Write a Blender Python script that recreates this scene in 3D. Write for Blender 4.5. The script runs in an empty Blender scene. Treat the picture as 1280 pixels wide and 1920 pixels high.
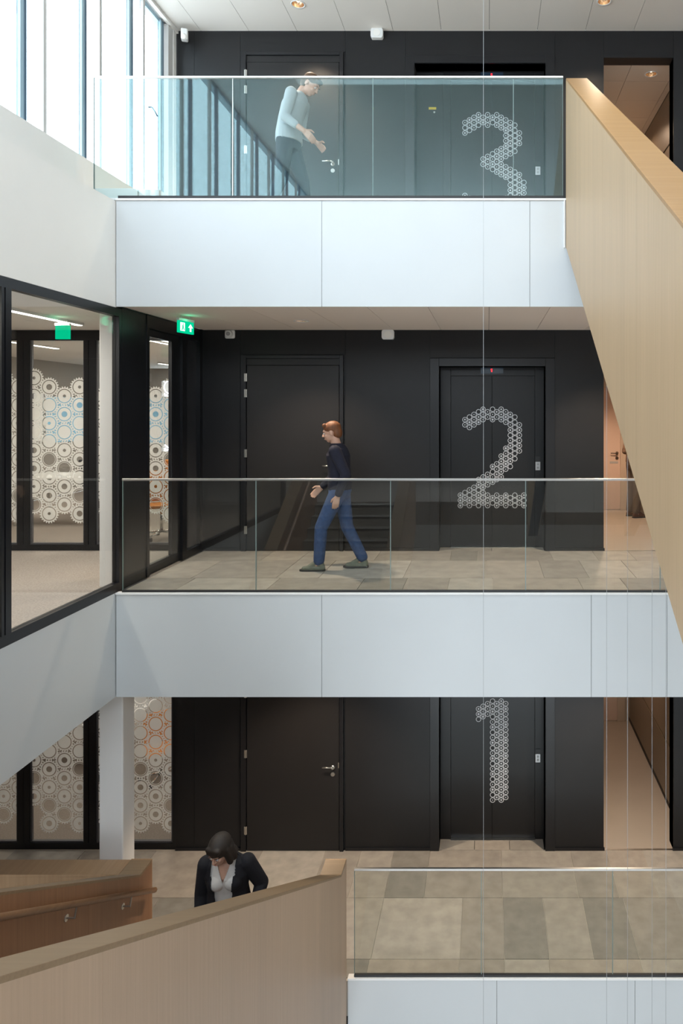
import bpy, bmesh, math, random
from mathutils import Vector, Matrix
random.seed(7)
S = bpy.context.scene
COL = S.collection
# ------------------------------------------------------------------ camera
EZ = 5.576            # eye height above the level-1 floor
F = 1330.0            # focal length in pixels of the 1280-wide frame
cam_d = bpy.data.cameras.new('camera'); cam = bpy.data.objects.new('camera', cam_d); COL.objects.link(cam)
cam.location = (0, 0, EZ); cam.rotation_euler = (math.pi/2, 0, 0)
cam_d.sensor_fit = 'HORIZONTAL'; cam_d.sensor_width = 36; cam_d.lens = 36*F/1280
cam_d.shift_x = (640-914)/1280; cam_d.shift_y = (771-960)/1280
cam_d.clip_start = 0.05; cam_d.clip_end = 200
S.camera = cam
# ------------------------------------------------------------------ world (overcast sky)
W = bpy.data.worlds.new('sky'); S.world = W; W.use_nodes = True
nt = W.node_tree; nt.nodes.clear()
o_ = nt.nodes.new('ShaderNodeOutputWorld'); b_ = nt.nodes.new('ShaderNodeBackground')
b_.inputs[0].default_value = (0.84, 0.925, 1.0, 1); b_.inputs[1].default_value = 6.4
nt.links.new(b_.outputs[0], o_.inputs[0])
# ------------------------------------------------------------------ exposure
vs = S.view_settings
vs.view_transform = 'Standard'; vs.look = 'None'; vs.gamma = 1; vs.use_curve_mapping = False
vs.exposure = 0.0
# ------------------------------------------------------------------ large area lights (window portals only)
def portal(loc, rot, sx, sy):
    d = bpy.data.lights.new('portal', 'AREA'); d.shape = 'RECTANGLE'; d.size = sx; d.size_y = sy
    d.cycles.is_portal = True
    o = bpy.data.objects.new('window_portal', d); o.location = loc; o.rotation_euler = rot; COL.objects.link(o)
portal((-4.30, 2.5, 9.25), (0, -math.pi/2, 0), 2.5, 13.2)
portal((-0.7, -4.3, 9.05), (math.pi/2, 0, 0), 6.4, 2.8)  # this and the next two sit at the added rear and roof openings
portal((-0.5, 4.2, 10.9), (0, 0, 0), 4.6, 1.6)
portal((-0.1, -4.6, -1.5), (math.pi/2, 0, 0), 7.0, 4.6)

# ================================================================== helpers
def tag(o, label=None, cat=None, group=None, kind=None):
    if label: o['label'] = label
    if cat: o['category'] = cat
    if group: o['group'] = group
    if kind: o['kind'] = kind
    return o

class MB:
    def __init__(s): s.bm = bmesh.new()
    def box(s, x0, x1, y0, y1, z0, z1):
        v = [s.bm.verts.new(p) for p in ((x0,y0,z0),(x1,y0,z0),(x1,y1,z0),(x0,y1,z0),(x0,y0,z1),(x1,y0,z1),(x1,y1,z1),(x0,y1,z1))]
        for f in ((3,2,1,0),(4,5,6,7),(0,1,5,4),(1,2,6,5),(2,3,7,6),(3,0,4,7)):
            s.bm.faces.new([v[i] for i in f])
        return s
    def tube(s, a, b, r, r2=None, n=12):
        a, b = Vector(a), Vector(b); r2 = r if r2 is None else r2
        d = (b-a).normalized(); u = d.orthogonal().normalized(); w = d.cross(u)
        A = [s.bm.verts.new(a+(u*math.cos(t)+w*math.sin(t))*r) for t in [2*math.pi*i/n for i in range(n)]]
        B = [s.bm.verts.new(b+(u*math.cos(t)+w*math.sin(t))*r2) for t in [2*math.pi*i/n for i in range(n)]]
        for i in range(n): s.bm.faces.new((A[i], A[(i+1)%n], B[(i+1)%n], B[i]))
        s.bm.faces.new(A[::-1]); s.bm.faces.new(B)
        return s
    def path(s, pts, r, n=8):
        for a, b in zip(pts, pts[1:]): s.tube(a, b, r, n=n); 
        for p in pts[1:-1]: s.ball(p, (r,r,r), 8, 5)
        return s
    def ball(s, c, r, nu=16, nv=10, rot=None):
        m = Matrix.Translation(Vector(c)) @ (rot.to_4x4() if rot else Matrix.Identity(4)) @ Matrix.Diagonal((r[0], r[1], r[2], 1))
        bmesh.ops.create_uvsphere(s.bm, u_segments=nu, v_segments=nv, radius=1, matrix=m); return s
    def cap(s, a, b, r1, r2, n=14):
        a, b = Vector(a), Vector(b); s.tube(a, b, r1, r2, n)
        s.ball(a, (r1*1.0,)*3, n, 8); s.ball(b, (r2*1.0,)*3, n, 8); return s
    def loft(s, rings, n=20):
        """rings: (x, y, z, rx, ry) horizontal ellipses"""
        R = []
        for (x, y, z, rx, ry) in rings:
            R.append([s.bm.verts.new((x+rx*math.cos(2*math.pi*i/n), y+ry*math.sin(2*math.pi*i/n), z)) for i in range(n)])
        for A, B in zip(R, R[1:]):
            for i in range(n): s.bm.faces.new((A[i], A[(i+1)%n], B[(i+1)%n], B[i]))
        s.bm.faces.new(R[0][::-1]); s.bm.faces.new(R[-1]); return s
    def prism(s, pts, axis, t0, t1):
        def P(p, t): return {'x': (t, p[0], p[1]), 'y': (p[0], t, p[1]), 'z': (p[0], p[1], t)}[axis]
        A = [s.bm.verts.new(P(p, t0)) for p in pts]; B = [s.bm.verts.new(P(p, t1)) for p in pts]; n = len(pts)
        for i in range(n): s.bm.faces.new((A[i], A[(i+1)%n], B[(i+1)%n], B[i]))
        s.bm.faces.new(A[::-1]); s.bm.faces.new(B); return s
    def lathe(s, prof, c, n=24):
        """prof: (r, z) revolved around the vertical axis at c"""
        R = []
        for r, z in prof:
            R.append([s.bm.verts.new((c[0]+r*math.cos(2*math.pi*i/n), c[1]+r*math.sin(2*math.pi*i/n), c[2]+z)) for i in range(n)])
        for A, B in zip(R, R[1:]):
            for i in range(n): s.bm.faces.new((A[i], A[(i+1)%n], B[(i+1)%n], B[i]))
        return s
    def mesh(s, name, smooth=False, normals=True):
        if normals: bmesh.ops.recalc_face_normals(s.bm, faces=s.bm.faces)
        m = bpy.data.meshes.new(name); s.bm.to_mesh(m); s.bm.free()
        if smooth:
            for p in m.polygons: p.use_smooth = True
        return m
    def build(s, name, mat, parent=None, smooth=False, bevel=0, loc=None):
        m = s.mesh(name, smooth); m.materials.append(mat)
        o = bpy.data.objects.new(name, m); COL.objects.link(o)
        if parent is not None: o.parent = parent
        if loc: o.location = loc
        if bevel:
            b = o.modifiers.new('bevel', 'BEVEL'); b.width = bevel; b.segments = 2; b.limit_method = 'ANGLE'
        return o

def empty(name, loc=(0,0,0), label=None, cat=None, group=None, kind=None, rz=0):
    o = bpy.data.objects.new(name, None); COL.objects.link(o); o.location = loc; o.rotation_euler = (0,0,rz)
    o.empty_display_size = .1
    return tag(o, label, cat, group, kind)

def copy_tree(o, parent=None):
    c = o.copy(); COL.objects.link(c)
    if parent is not None: c.parent = parent
    for ch in [x for x in bpy.data.objects if x.parent == o]: copy_tree(ch, c)
    return c

# ================================================================== materials
def mat(name, color, rough=.5, metal=0, spec=.5, noise=0, nscale=8, bump=0, bscale=60, coat=0, rand=0, ramp=None, stretch=(1,1,1)):
    m = bpy.data.materials.new(name); m.use_nodes = True
    n = m.node_tree; p = n.nodes['Principled BSDF']
    p.inputs['Base Color'].default_value = (*color, 1); p.inputs['Roughness'].default_value = rough
    p.inputs['Metallic'].default_value = metal; p.inputs['Specular IOR Level'].default_value = spec
    p.inputs['Coat Weight'].default_value = coat
    tc = n.nodes.new('ShaderNodeTexCoord'); mp = n.nodes.new('ShaderNodeMapping'); mp.inputs['Scale'].default_value = stretch
    n.links.new(tc.outputs['Object'], mp.inputs[0])
    src = None
    if noise:
        t = n.nodes.new('ShaderNodeTexNoise'); t.inputs['Scale'].default_value = nscale; t.inputs['Detail'].default_value = 6
        n.links.new(mp.outputs[0], t.inputs['Vector'])
        r = n.nodes.new('ShaderNodeMapRange'); r.inputs[1].default_value = .3; r.inputs[2].default_value = .7
        r.inputs[3].default_value = 1-noise; r.inputs[4].default_value = 1+noise
        n.links.new(t.outputs[0], r.inputs[0])
        src = r.outputs[0]
    if rand:
        oi = n.nodes.new('ShaderNodeObjectInfo'); r2 = n.nodes.new('ShaderNodeMapRange')
        r2.inputs[3].default_value = 1-rand; r2.inputs[4].default_value = 1+rand
        n.links.new(oi.outputs['Random'], r2.inputs[0])
        if src:
            mu = n.nodes.new('ShaderNodeMath'); mu.operation = 'MULTIPLY'; n.links.new(src, mu.inputs[0]); n.links.new(r2.outputs[0], mu.inputs[1]); src = mu.outputs[0]
        else: src = r2.outputs[0]
    if src:
        hv = n.nodes.new('ShaderNodeVectorMath'); hv.operation = 'SCALE'; hv.inputs[0].default_value = color
        n.links.new(src, hv.inputs['Scale']); n.links.new(hv.outputs[0], p.inputs['Base Color'])
    if bump:
        t = n.nodes.new('ShaderNodeTexNoise'); t.inputs['Scale'].default_value = bscale; t.inputs['Detail'].default_value = 4
        n.links.new(mp.outputs[0], t.inputs['Vector'])
        b = n.nodes.new('ShaderNodeBump'); b.inputs['Strength'].default_value = bump; b.inputs['Distance'].default_value = .01
        n.links.new(t.outputs[0], b.inputs['Height']); n.links.new(b.outputs[0], p.inputs['Normal'])
    return m

def wood(name, c1, c2, stretch, rough=.45, stave=None, rand=.05):
    """fine straight grain; stretch is small along the grain. stave = (axis index, width) gives glued staves of slightly different tone"""
    m = bpy.data.materials.new(name); m.use_nodes = True
    n = m.node_tree; p = n.nodes['Principled BSDF']; p.inputs['Roughness'].default_value = rough
    tc = n.nodes.new('ShaderNodeTexCoord'); mp = n.nodes.new('ShaderNodeMapping'); mp.inputs['Scale'].default_value = stretch
    n.links.new(tc.outputs['Object'], mp.inputs[0])
    t = n.nodes.new('ShaderNodeTexNoise'); t.inputs['Scale'].default_value = 1; t.inputs['Detail'].default_value = 8; t.inputs['Roughness'].default_value = .65
    t.inputs['Distortion'].default_value = .15
    n.links.new(mp.outputs[0], t.inputs['Vector'])
    cr = n.nodes.new('ShaderNodeValToRGB'); cr.color_ramp.elements[0].position = .3; cr.color_ramp.elements[1].position = .68
    cr.color_ramp.elements[0].color = (*c2, 1); cr.color_ramp.elements[1].color = (*c1, 1)
    n.links.new(t.outputs[0], cr.inputs[0])
    sp = n.nodes.new('ShaderNodeSeparateXYZ'); n.links.new(tc.outputs['Object'], sp.inputs[0])
    out = cr.outputs[0]
    oi = n.nodes.new('ShaderNodeObjectInfo'); r2 = n.nodes.new('ShaderNodeMapRange'); r2.inputs[3].default_value = 1-rand; r2.inputs[4].default_value = 1+rand
    n.links.new(oi.outputs['Random'], r2.inputs[0]); fac = r2.outputs[0]
    if stave:
        dv = n.nodes.new('ShaderNodeMath'); dv.operation = 'DIVIDE'; dv.inputs[1].default_value = stave[1]
        n.links.new(sp.outputs[stave[0]], dv.inputs[0])
        fl = n.nodes.new('ShaderNodeMath'); fl.operation = 'FLOOR'; n.links.new(dv.outputs[0], fl.inputs[0])
        wn = n.nodes.new('ShaderNodeTexWhiteNoise'); wn.noise_dimensions = '1D'; n.links.new(fl.outputs[0], wn.inputs['W'])
        r3 = n.nodes.new('ShaderNodeMapRange'); r3.inputs[3].default_value = .97; r3.inputs[4].default_value = 1.03
        n.links.new(wn.outputs['Value'], r3.inputs[0])
        mu = n.nodes.new('ShaderNodeMath'); mu.operation = 'MULTIPLY'; n.links.new(fac, mu.inputs[0]); n.links.new(r3.outputs[0], mu.inputs[1]); fac = mu.outputs[0]
    hv = n.nodes.new('ShaderNodeVectorMath'); hv.operation = 'SCALE'; n.links.new(out, hv.inputs[0]); n.links.new(fac, hv.inputs['Scale'])
    n.links.new(hv.outputs[0], p.inputs['Base Color'])
    return m

def emit(name, color, s):
    m = bpy.data.materials.new(name); m.use_nodes = True; n = m.node_tree; n.nodes.clear()
    o = n.nodes.new('ShaderNodeOutputMaterial'); e = n.nodes.new('ShaderNodeEmission'); e.inputs[0].default_value = (*color, 1); e.inputs[1].default_value = s
    n.links.new(e.outputs[0], o.inputs[0]); return m

def glass(name, tint, f0=.04, rough=0.0, refl=(1,1,1)):
    """thin architectural glass: transparent with a Schlick reflection"""
    m = bpy.data.materials.new(name); m.use_nodes = True; n = m.node_tree; n.nodes.clear()
    o = n.nodes.new('ShaderNodeOutputMaterial'); mx = n.nodes.new('ShaderNodeMixShader')
    tr = n.nodes.new('ShaderNodeBsdfTransparent'); tr.inputs[0].default_value = (*tint, 1)
    gl = n.nodes.new('ShaderNodeBsdfGlossy'); gl.inputs['Roughness'].default_value = rough; gl.inputs[0].default_value = (*refl, 1)
    lw = n.nodes.new('ShaderNodeLayerWeight'); lw.inputs[0].default_value = .5
    pw = n.nodes.new('ShaderNodeMath'); pw.operation = 'POWER'; pw.inputs[1].default_value = 5; n.links.new(lw.outputs['Facing'], pw.inputs[0])
    ma = n.nodes.new('ShaderNodeMath'); ma.operation = 'MULTIPLY_ADD'; ma.inputs[1].default_value = 1-f0; ma.inputs[2].default_value = f0
    n.links.new(pw.outputs[0], ma.inputs[0]); n.links.new(ma.outputs[0], mx.inputs[0])
    n.links.new(tr.outputs[0], mx.inputs[1]); n.links.new(gl.outputs[0], mx.inputs[2]); n.links.new(mx.outputs[0], o.inputs[0])
    return m

def frosted(name, col, op):
    m = bpy.data.materials.new(name); m.use_nodes = True; n = m.node_tree; n.nodes.clear()
    o = n.nodes.new('ShaderNodeOutputMaterial'); mx = n.nodes.new('ShaderNodeMixShader'); m2 = n.nodes.new('ShaderNodeMixShader')
    tr = n.nodes.new('ShaderNodeBsdfTransparent'); tl = n.nodes.new('ShaderNodeBsdfTranslucent'); df = n.nodes.new('ShaderNodeBsdfDiffuse')
    tl.inputs[0].default_value = (*col, 1); df.inputs[0].default_value = (*col, 1)
    m2.inputs[0].default_value = .5; n.links.new(tl.outputs[0], m2.inputs[1]); n.links.new(df.outputs[0], m2.inputs[2])
    mx.inputs[0].default_value = op; n.links.new(tr.outputs[0], mx.inputs[1]); n.links.new(m2.outputs[0], mx.inputs[2]); n.links.new(mx.outputs[0], o.inputs[0])
    return m

M = dict(
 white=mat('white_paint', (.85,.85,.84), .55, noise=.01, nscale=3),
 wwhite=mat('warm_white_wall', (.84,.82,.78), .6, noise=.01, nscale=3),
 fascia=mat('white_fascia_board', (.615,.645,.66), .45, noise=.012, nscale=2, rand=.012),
 joint=mat('shadow_joint', (.10,.10,.10), .9),
 ceil=mat('ceiling_panel', (.80,.765,.72), .8, rand=.015, bump=.05, bscale=200),
 ceilwarm=mat('ceiling_panel_warm', (.80,.70,.61), .8, rand=.015, bump=.05, bscale=200),
 ceil2=mat('ceiling_tile_corridor', (.72,.66,.60), .85, rand=.02, bump=.1, bscale=150),
 black=mat('charcoal_wall', (.0125,.0125,.014), .42, noise=.08, nscale=4, spec=.35, rand=.05),
 door=mat('charcoal_door', (.014,.0135,.0145), .38, noise=.06, nscale=3, spec=.4),
 frame=mat('black_frame', (.008,.0085,.011), .35, spec=.45),
 lift=mat('lift_door_paint', (.008,.008,.0095), .38, spec=.4, noise=.05, nscale=3),
 deep=mat('black_reveal', (.008,.008,.009), .6),
 steel=mat('brushed_steel', (.62,.61,.58), .28, metal=1, bump=.02, bscale=300),
 chrome=mat('chrome', (.8,.8,.8), .12, metal=1),
 rail=mat('satin_rail', (.68,.68,.67), .3, metal=1),
 channel=mat('black_channel', (.02,.02,.022), .5),
 cable=mat('steel_cable', (.42,.44,.46), .6, metal=0),
 plastic=mat('white_plastic', (.78,.78,.77), .4),
 greyp=mat('grey_plastic', (.35,.35,.35), .5),
 num=mat('number_print', (.62,.63,.66), .5),
 glass=glass('balustrade_glass', (.925,.95,.94), .045),
 glass3=glass('teal_reflection_balustrade_glass', (.925,.955,.95), .066, refl=(.70,.97,1.0)),  # teal of the window reflection is put into the glossy colour
 pane=glass('window_glass', (.97,.985,.985), .03),
 pane2=glass('partition_glass', (.95,.965,.965), .035),
 frost=frosted('frosted_gear_film', (.95,.95,.93), .72),
 skywin=glass('facade_glass', (.95,.985,1.0), .04),
 fdark=mat('blue_grey_facade_frame', (.10,.16,.22), .4),
 flite=mat('light_blue_facade_edge', (.36,.50,.58), .5),
 fgrey=mat('light_grey_mullion', (.62,.61,.59), .5),
 oakv=wood('oak_vertical', (.56,.395,.24), (.50,.35,.205), (1,55,1.2), .45, stave=(1,.135), rand=.02),
 oakc=wood('oak_cap', (.42,.235,.09), (.35,.185,.062), (1.0,40,60), .4, rand=.02),
 oakx=wood('oak_vertical_front', (.42,.27,.15), (.35,.215,.115), (34,1,1.1), .45, stave=(0,.135), rand=.02),
 oakcl=wood('oak_cap_shaded', (.30,.205,.12), (.24,.16,.09), (1.0,40,60), .45, rand=.02),  # same cap oak, with the dimmer light lower down put into its colour
 oakr=wood('oak_inner_light_tint', (.34,.17,.085), (.27,.13,.062), (1,30,1.0), .42, stave=(1,.15), rand=.03),  # red-brown cast of the light is put into this oak's colour
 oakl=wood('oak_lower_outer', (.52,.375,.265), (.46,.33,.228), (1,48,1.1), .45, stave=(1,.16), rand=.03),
 oakh=wood('oak_handrail', (.42,.25,.14), (.32,.18,.095), (30,1.5,30), .35),
 tread=mat('stair_tread', (.33,.31,.28), .6, noise=.08, nscale=9),
 carpet=mat('grey_beige_carpet', (.42,.37,.33), .95, noise=.22, nscale=60, bump=.4, bscale=220),
 beigefloor=mat('beige_corridor_floor', (.42,.37,.32), .35, noise=.03, nscale=3),
 corrwall=mat('beige_corridor_wall', (.46,.385,.31), .6),
 bronze=mat('bronze_panel', (.17,.13,.09), .35, noise=.05, nscale=2),
 browndoor=mat('brown_pink_door', (.56,.44,.37), .45),
 darkb=mat('dark_joint', (.01,.008,.007), .6),
 red=emit('red_digit', (1,.02,.03), 3),
 disp=mat('display_glass', (.03,.05,.08), .15, coat=.5),
 yellow=mat('yellow_sticker', (.75,.55,.02), .5),
 green=emit('green_sign', (.0,.42,.20), 1.6),
 greenw=emit('sign_white', (.65,1,.85), 2.0),
 lamp=emit('warm_bulb', (1,.80,.55), 14),
 strip=emit('linear_lamp', (1,.93,.84), 6),
 orange=mat('orange_shell', (.75,.26,.04), .45),
 blue=mat('blue_wall_panel', (.30,.62,.88), .6),
 tabletop=mat('white_tabletop', (.75,.73,.70), .4),
 dark=mat('dark_upholstery', (.03,.03,.035), .8),
)

# ================================================================== levels
YF, YB = 6.92, 9.01
SB = F/YB                     # px per metre on the back wall
def bx(x): return (x-914)/SB
def bz(y): return EZ+(771-y)/SB
def X(x, d): return (x-914)*d/F
def Z(y, d): return EZ+(771-y)*d/F
F1, F2, F3 = 0.0, 3.803, 7.646
C1, C2, C3 = 2.789, 6.608, 10.406
XL = -3.63                    # left side of the void
XW = -3.97                    # facade plane at level 3
XR = 2.75                     # right side of the void
TH = 1.014                    # height of a fascia

# ================================================================== floors and their tiles
tilem = [mat('stone_tile_%s' % nm, c, .5, noise=.15, nscale=6.5, bump=.04, bscale=40, spec=.35) for nm, c in
  (('light', (.40,.375,.34)), ('sand', (.355,.33,.295)), ('taupe', (.315,.29,.26)), ('grey', (.25,.237,.215)), ('warm', (.37,.335,.295)))]
grout = mat('grout', (.50,.46,.40), .8)
def slab(name, x0, x1, y0, y1, z0, z1, m, label):
    o = MB().box(x0, x1, y0, y1, z0, z1).build(name, m); return tag(o, label, 'floor', kind='structure')
def tiles(parent, z, rows, x0, x1, front, seed, forced=None):
    rnd = random.Random(seed); g = .003
    for ri, (ya, yb) in enumerate(rows):
        if forced and ri in forced: xs = forced[ri]
        else:
            xs = [x0]; 
            while xs[-1] < x1: xs.append(min(x1, xs[-1]+rnd.choice((.45,.45,.9,.9,.9))))
        last = -1
        for i, (a, b) in enumerate(zip(xs, xs[1:])):
            if isinstance(a, tuple): a = a[0]
            k = rnd.choice([j for j in (0,1,1,2,2,3,4) if j != last]); last = k
            MB().box(a+g, b-g, ya+g, yb-g, z-.012, z+.0015*rnd.random()).build('tile', tilem[k], parent)
f1 = slab('floor', -8.0, 3.6, 6.95, 9.03, -.35, -.006, grout, 'level one landing floor of large beige and grey stone tiles')
tiles(f1, 0, [(8.127,9.01),(7.217,8.127),(6.978,7.217)], -6.0, 3.6, YF, 3,
  {0:[-6,-5.1,-4.2,-3.3,-2.85,-2.05,-1.6,-1.187,-.73,.17,1.045,1.51,1.96,2.86,3.6],
   1:[-6,-5.55,-4.65,-3.75,-2.85,-2.4,-1.95,-1.187,-.284,.174,.63,1.08,1.55,2.45,3.35,3.6],
   2:[-6,-5.1,-4.2,-3.3,-2.4,-1.95,-1.2,-.29,.168,.616,1.54,2.44,3.34,3.6]})
MB().box(-3.25, -1.575, 6.65, 6.948, -.35, 0).build('edge_slab', tilem[1], f1)
# recess of the lift and threshold strip in front of the lower stair
for a, b in ((-.62,-.17),(-.17,.28),(.28,.72)): MB().box(a+.003, b-.003, 9.016, 9.27, -.012, .0).build('tile', tilem[(1,4,2)[int((a+.7)/.45)]], f1)
f2 = slab('floor', XL+.02, 3.6, 6.95, 9.03, C1+.10, F2-.006, grout, 'level two landing floor of beige and grey stone tiles')
tiles(f2, F2, [(8.42,9.01),(7.53,8.42),(6.978,7.53)], XL+.03, 3.6, YF, 12,
  {0:[-3.6,-2.7,-2.25,-1.35,-.45,-.12,.78,1.32,1.77,2.67,3.57],
   1:[-3.6,-3.15,-2.25,-1.8,-.9,0-.02,.6,1.08,1.58,2.25,2.95,3.6],
   2:[-3.6,-3.1,-2.2,-1.3,-.85,-.4,.05,.95,1.4,2.3,3.2,3.6]})
for a, b in ((-.62,.05),(.05,.72)): MB().box(a+.003, b-.003, 9.016, 9.27, F2-.012, F2).build('tile', tilem[2 if a<0 else 1], f2)
f3 = slab('floor', XW, 3.6, 6.95, 9.03, C2+.10, F3-.006, grout, 'level three landing floor above the upper white band, seen only edge on')
tag(MB().box(-9.1, 3.8, 9.4, 9.6, -4.0, -.3).build('wall_back.004', M['black']), 'dark ground floor wall under the level one landing', 'wall', kind='structure')
f0 = slab('floor', -9.0, 3.8, -4.3, 9.4, -4.0, -3.8, M['carpet'], 'ground floor far below the stairs')

# ================================================================== fascias (white bands) and caps
def fascia(name, xs, y, z0, z1, label):
    o = MB().box(xs[0]+.004, xs[-1]-.004, y+.012, y+.03, z0+.004, z1-.004).build(name, M['joint']); tag(o, label, 'fascia', kind='structure')
    for a, b in zip(xs, xs[1:]):
        MB().box(a+.0022, b-.0022, y, y+.014, z0, z1-.018).build('panel', M['fascia'], o)
    MB().box(xs[0], xs[-1], y-.012, y+.052, z1-.016, z1+.004).build('cap', M['white'], o, bevel=.003)
    return o
def fx(x): return (x-914)/(F/YF)
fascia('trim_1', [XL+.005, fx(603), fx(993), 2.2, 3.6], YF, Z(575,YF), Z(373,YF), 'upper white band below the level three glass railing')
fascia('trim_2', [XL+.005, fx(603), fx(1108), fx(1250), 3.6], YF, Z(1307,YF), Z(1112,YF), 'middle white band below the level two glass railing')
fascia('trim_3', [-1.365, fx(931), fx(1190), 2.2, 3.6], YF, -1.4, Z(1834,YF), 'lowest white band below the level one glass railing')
MB().box(fx(1056.5), fx(1058.5), YF-.02, YF, Z(465,YF), Z(376,YF)).build('panel', M['white'], bpy.data.objects['trim_1'])

# left side band under the glazed wall, and white wall over it
def sidewall(name, z0, z1, cuts, label, pm='fascia'):
    o = MB().box(XL-.20, XL-.012, -4.3, YF+.02, z0+.003, z1-.003).build(name, M['joint']); tag(o, label, 'wall', kind='structure')
    for a, b in zip(cuts, cuts[1:]): MB().box(XL-.012, XL, a+.001, b-.001, z0, z1).build('panel', M[pm], o)
    return o
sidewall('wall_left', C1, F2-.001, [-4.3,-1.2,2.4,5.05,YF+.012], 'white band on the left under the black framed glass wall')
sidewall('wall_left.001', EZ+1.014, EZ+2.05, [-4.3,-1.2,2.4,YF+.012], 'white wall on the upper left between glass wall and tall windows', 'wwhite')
o = MB().box(XW-.02, XL-.014, -4.3, YF+.02, EZ+2.00, EZ+2.045).box(XW-.16, XW, -4.3, 9.0, EZ+1.98, EZ+2.50).build('wall_left.002', M['wwhite']); tag(o, 'white sill and upstand under the tall facade windows', 'wall', kind='structure')
o = MB().box(XW, fx(253.5), 6.955, 9.0, F3, Z(353,6.955)).box(fx(254.5), fx(293), 6.975, 9.0, F3, Z(355,6.975)).build('trim_4', M['white'], bevel=.003)
tag(o, 'low white ledge at the foot of the windows behind the level three railing', 'ledge', kind='structure')

# ================================================================== back wall per level, with openings
RX0, RX1 = -.6165, .732         # lift recess
OX0, OX1 = 1.47, 2.358          # corridor opening
def backwall(name, z0, z1, rx0, lab):
    WT = .20
    zz = z0-.03; o = MB().box(-3.96, rx0, YB+.012, YB+WT, zz, z1).box(RX1, OX0, YB+.012, YB+WT, zz, z1).box(OX1, 3.6, YB+.012, YB+WT, zz, z1)\
        .box(rx0, RX1, YB+.012, YB+WT, z0+2.345, z1).box(OX0, OX1, YB+.012, YB+WT, z0+2.42, z1).build(name, M['deep'])
    tag(o, lab, 'wall', kind='structure')
    g = .0015
    def pan(a, b, c, d): MB().box(a+g, b-g, YB, YB+.014, c+g, d-g).build('panel', M['black'], o)
    dx0, dx1 = bx(465)-.1, bx(637)+.07
    pan(-3.96, bx(364), z0+.03, z1); pan(bx(364), dx0, z0+.03, z1); pan(dx0, dx1, z0+2.49, z1)
    pan(dx1, rx0-.115, z0+.03, z1); pan(rx0-.115, RX1+.12, z0+2.45, z1); pan(RX1+.12, OX0, z0+.03, z1)
    pan(OX0, OX1, z0+2.42, z1); pan(OX1, 3.6, z0+.03, z1)
    for a, b in ((-3.96, dx0), (dx1, rx0-.115), (RX1+.12, OX0+.012), (OX1-.012, 3.6)):
        MB().box(a, b, YB-.016, YB+.012, z0, z0+.036).build('baseboard', M['frame'], o)
    # side linings of the corridor opening
    for a in (OX0-.001, OX1): MB().box(a, a+.004, YB, YB+WT, z0, z0+2.42).build('reveal', M['black'], o)
    return o
backwall('wall_back', F1, C1+.01, RX0, 'charcoal panelled wall on level one around the lift marked 1')
backwall('wall_back.001', F2, C2+.01, RX0, 'charcoal panelled wall on level two around the lift marked 2')
backwall('wall_back.002', F3, C3+.01, -.93, 'charcoal panelled wall on level three around the lift marked 3')

# ================================================================== ceilings
HOLES = [(-2.25, 8.42, C3), (1.37, 8.36, C3), (-2.13, 8.10, C2), (1.40, 8.10, C2), (-2.13, 8.10, C1), (1.40, 8.10, C1)]
def panel_hole(x0, x1, y0, y1, z0, z1, cx, cy, r, n=32):
    """flat panel with a round hole"""
    mb = MB(); bm = mb.bm; L = []
    angs = sorted([2*math.pi*i/n for i in range(n)]+[math.atan2(py-cy, px-cx) % (2*math.pi) for px in (x0, x1) for py in (y0, y1)])
    for t in angs:
        c, q = math.cos(t), math.sin(t)
        k = min([v for v in (((x1 if c > 0 else x0)-cx)/c if abs(c) > 1e-9 else 1e9, ((y1 if q > 0 else y0)-cy)/q if abs(q) > 1e-9 else 1e9)])
        L.append([bm.verts.new((cx+k*c, cy+k*q, z)) for z in (z0, z1)]+[bm.verts.new((cx+r*c, cy+r*q, z)) for z in (z0, z1)])
    m = len(L)
    for i in range(m):
        A, B = L[i], L[(i+1) % m]
        bm.faces.new((A[0], B[0], B[2], A[2])); bm.faces.new((A[1], A[3], B[3], B[1])); bm.faces.new((A[0], A[1], B[1], B[0])); bm.faces.new((A[2], B[2], B[3], A[3]))
    return mb
def ceiling(name, xs, y0, y1, z, zt, m, label, holes=None):
    hs = sorted([h for h in HOLES if abs(h[2]-z) < .02])
    mb = MB(); xa = xs[0]
    for hx_, hy_, _ in hs:
        mb.box(xa, hx_-.09, y0, y1, z+.012, zt).box(hx_-.09, hx_+.09, y0, hy_-.09, z+.012, zt).box(hx_-.09, hx_+.09, hy_+.09, y1, z+.012, zt); xa = hx_+.09
    mb.box(xa, xs[-1], y0, y1, z+.012, zt)
    o = mb.build(name, M['joint']); tag(o, label, 'ceiling', kind='structure')
    for a, b in zip(xs, xs[1:]):
        hh = [h for h in hs if a < h[0] < b and h[0]-a > .08 and b-h[0] > .08]
        if hh: panel_hole(a+.0025, b-.0025, y0, y1, z, z+.013, hh[0][0], hh[0][1], .075).build('panel', m, o)
        else: MB().box(a+.0025, b-.0025, y0, y1, z, z+.013).build('panel', m, o)
    return o
xs3 = [-3.92]+[round(.02-.61*k,3) for k in range(6,0,-1)]+[round(.02+.61*k,3) for k in range(0,6)]+[3.6]
xs3 = [v for v in xs3 if v >= -3.92]
ceiling('ceiling', xs3, 6.3, YB, C3, C3+.25, M['ceil'], 'light panelled ceiling over level three')
xs2 = [XL+.02]+[round(.0136+.606*k,3) for k in range(-5,6)]+[3.6]
ceiling('ceiling.001', xs2, YF+.025, YB, C2, C2+.10, M['ceilwarm'], 'beige panelled ceiling over level two behind the upper white band')
ceiling('ceiling.002', [-8]+xs2[1:], YF+.025, YB, C1, C1+.10, M['ceil'], 'ceiling over level one hidden behind the middle white band')
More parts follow.
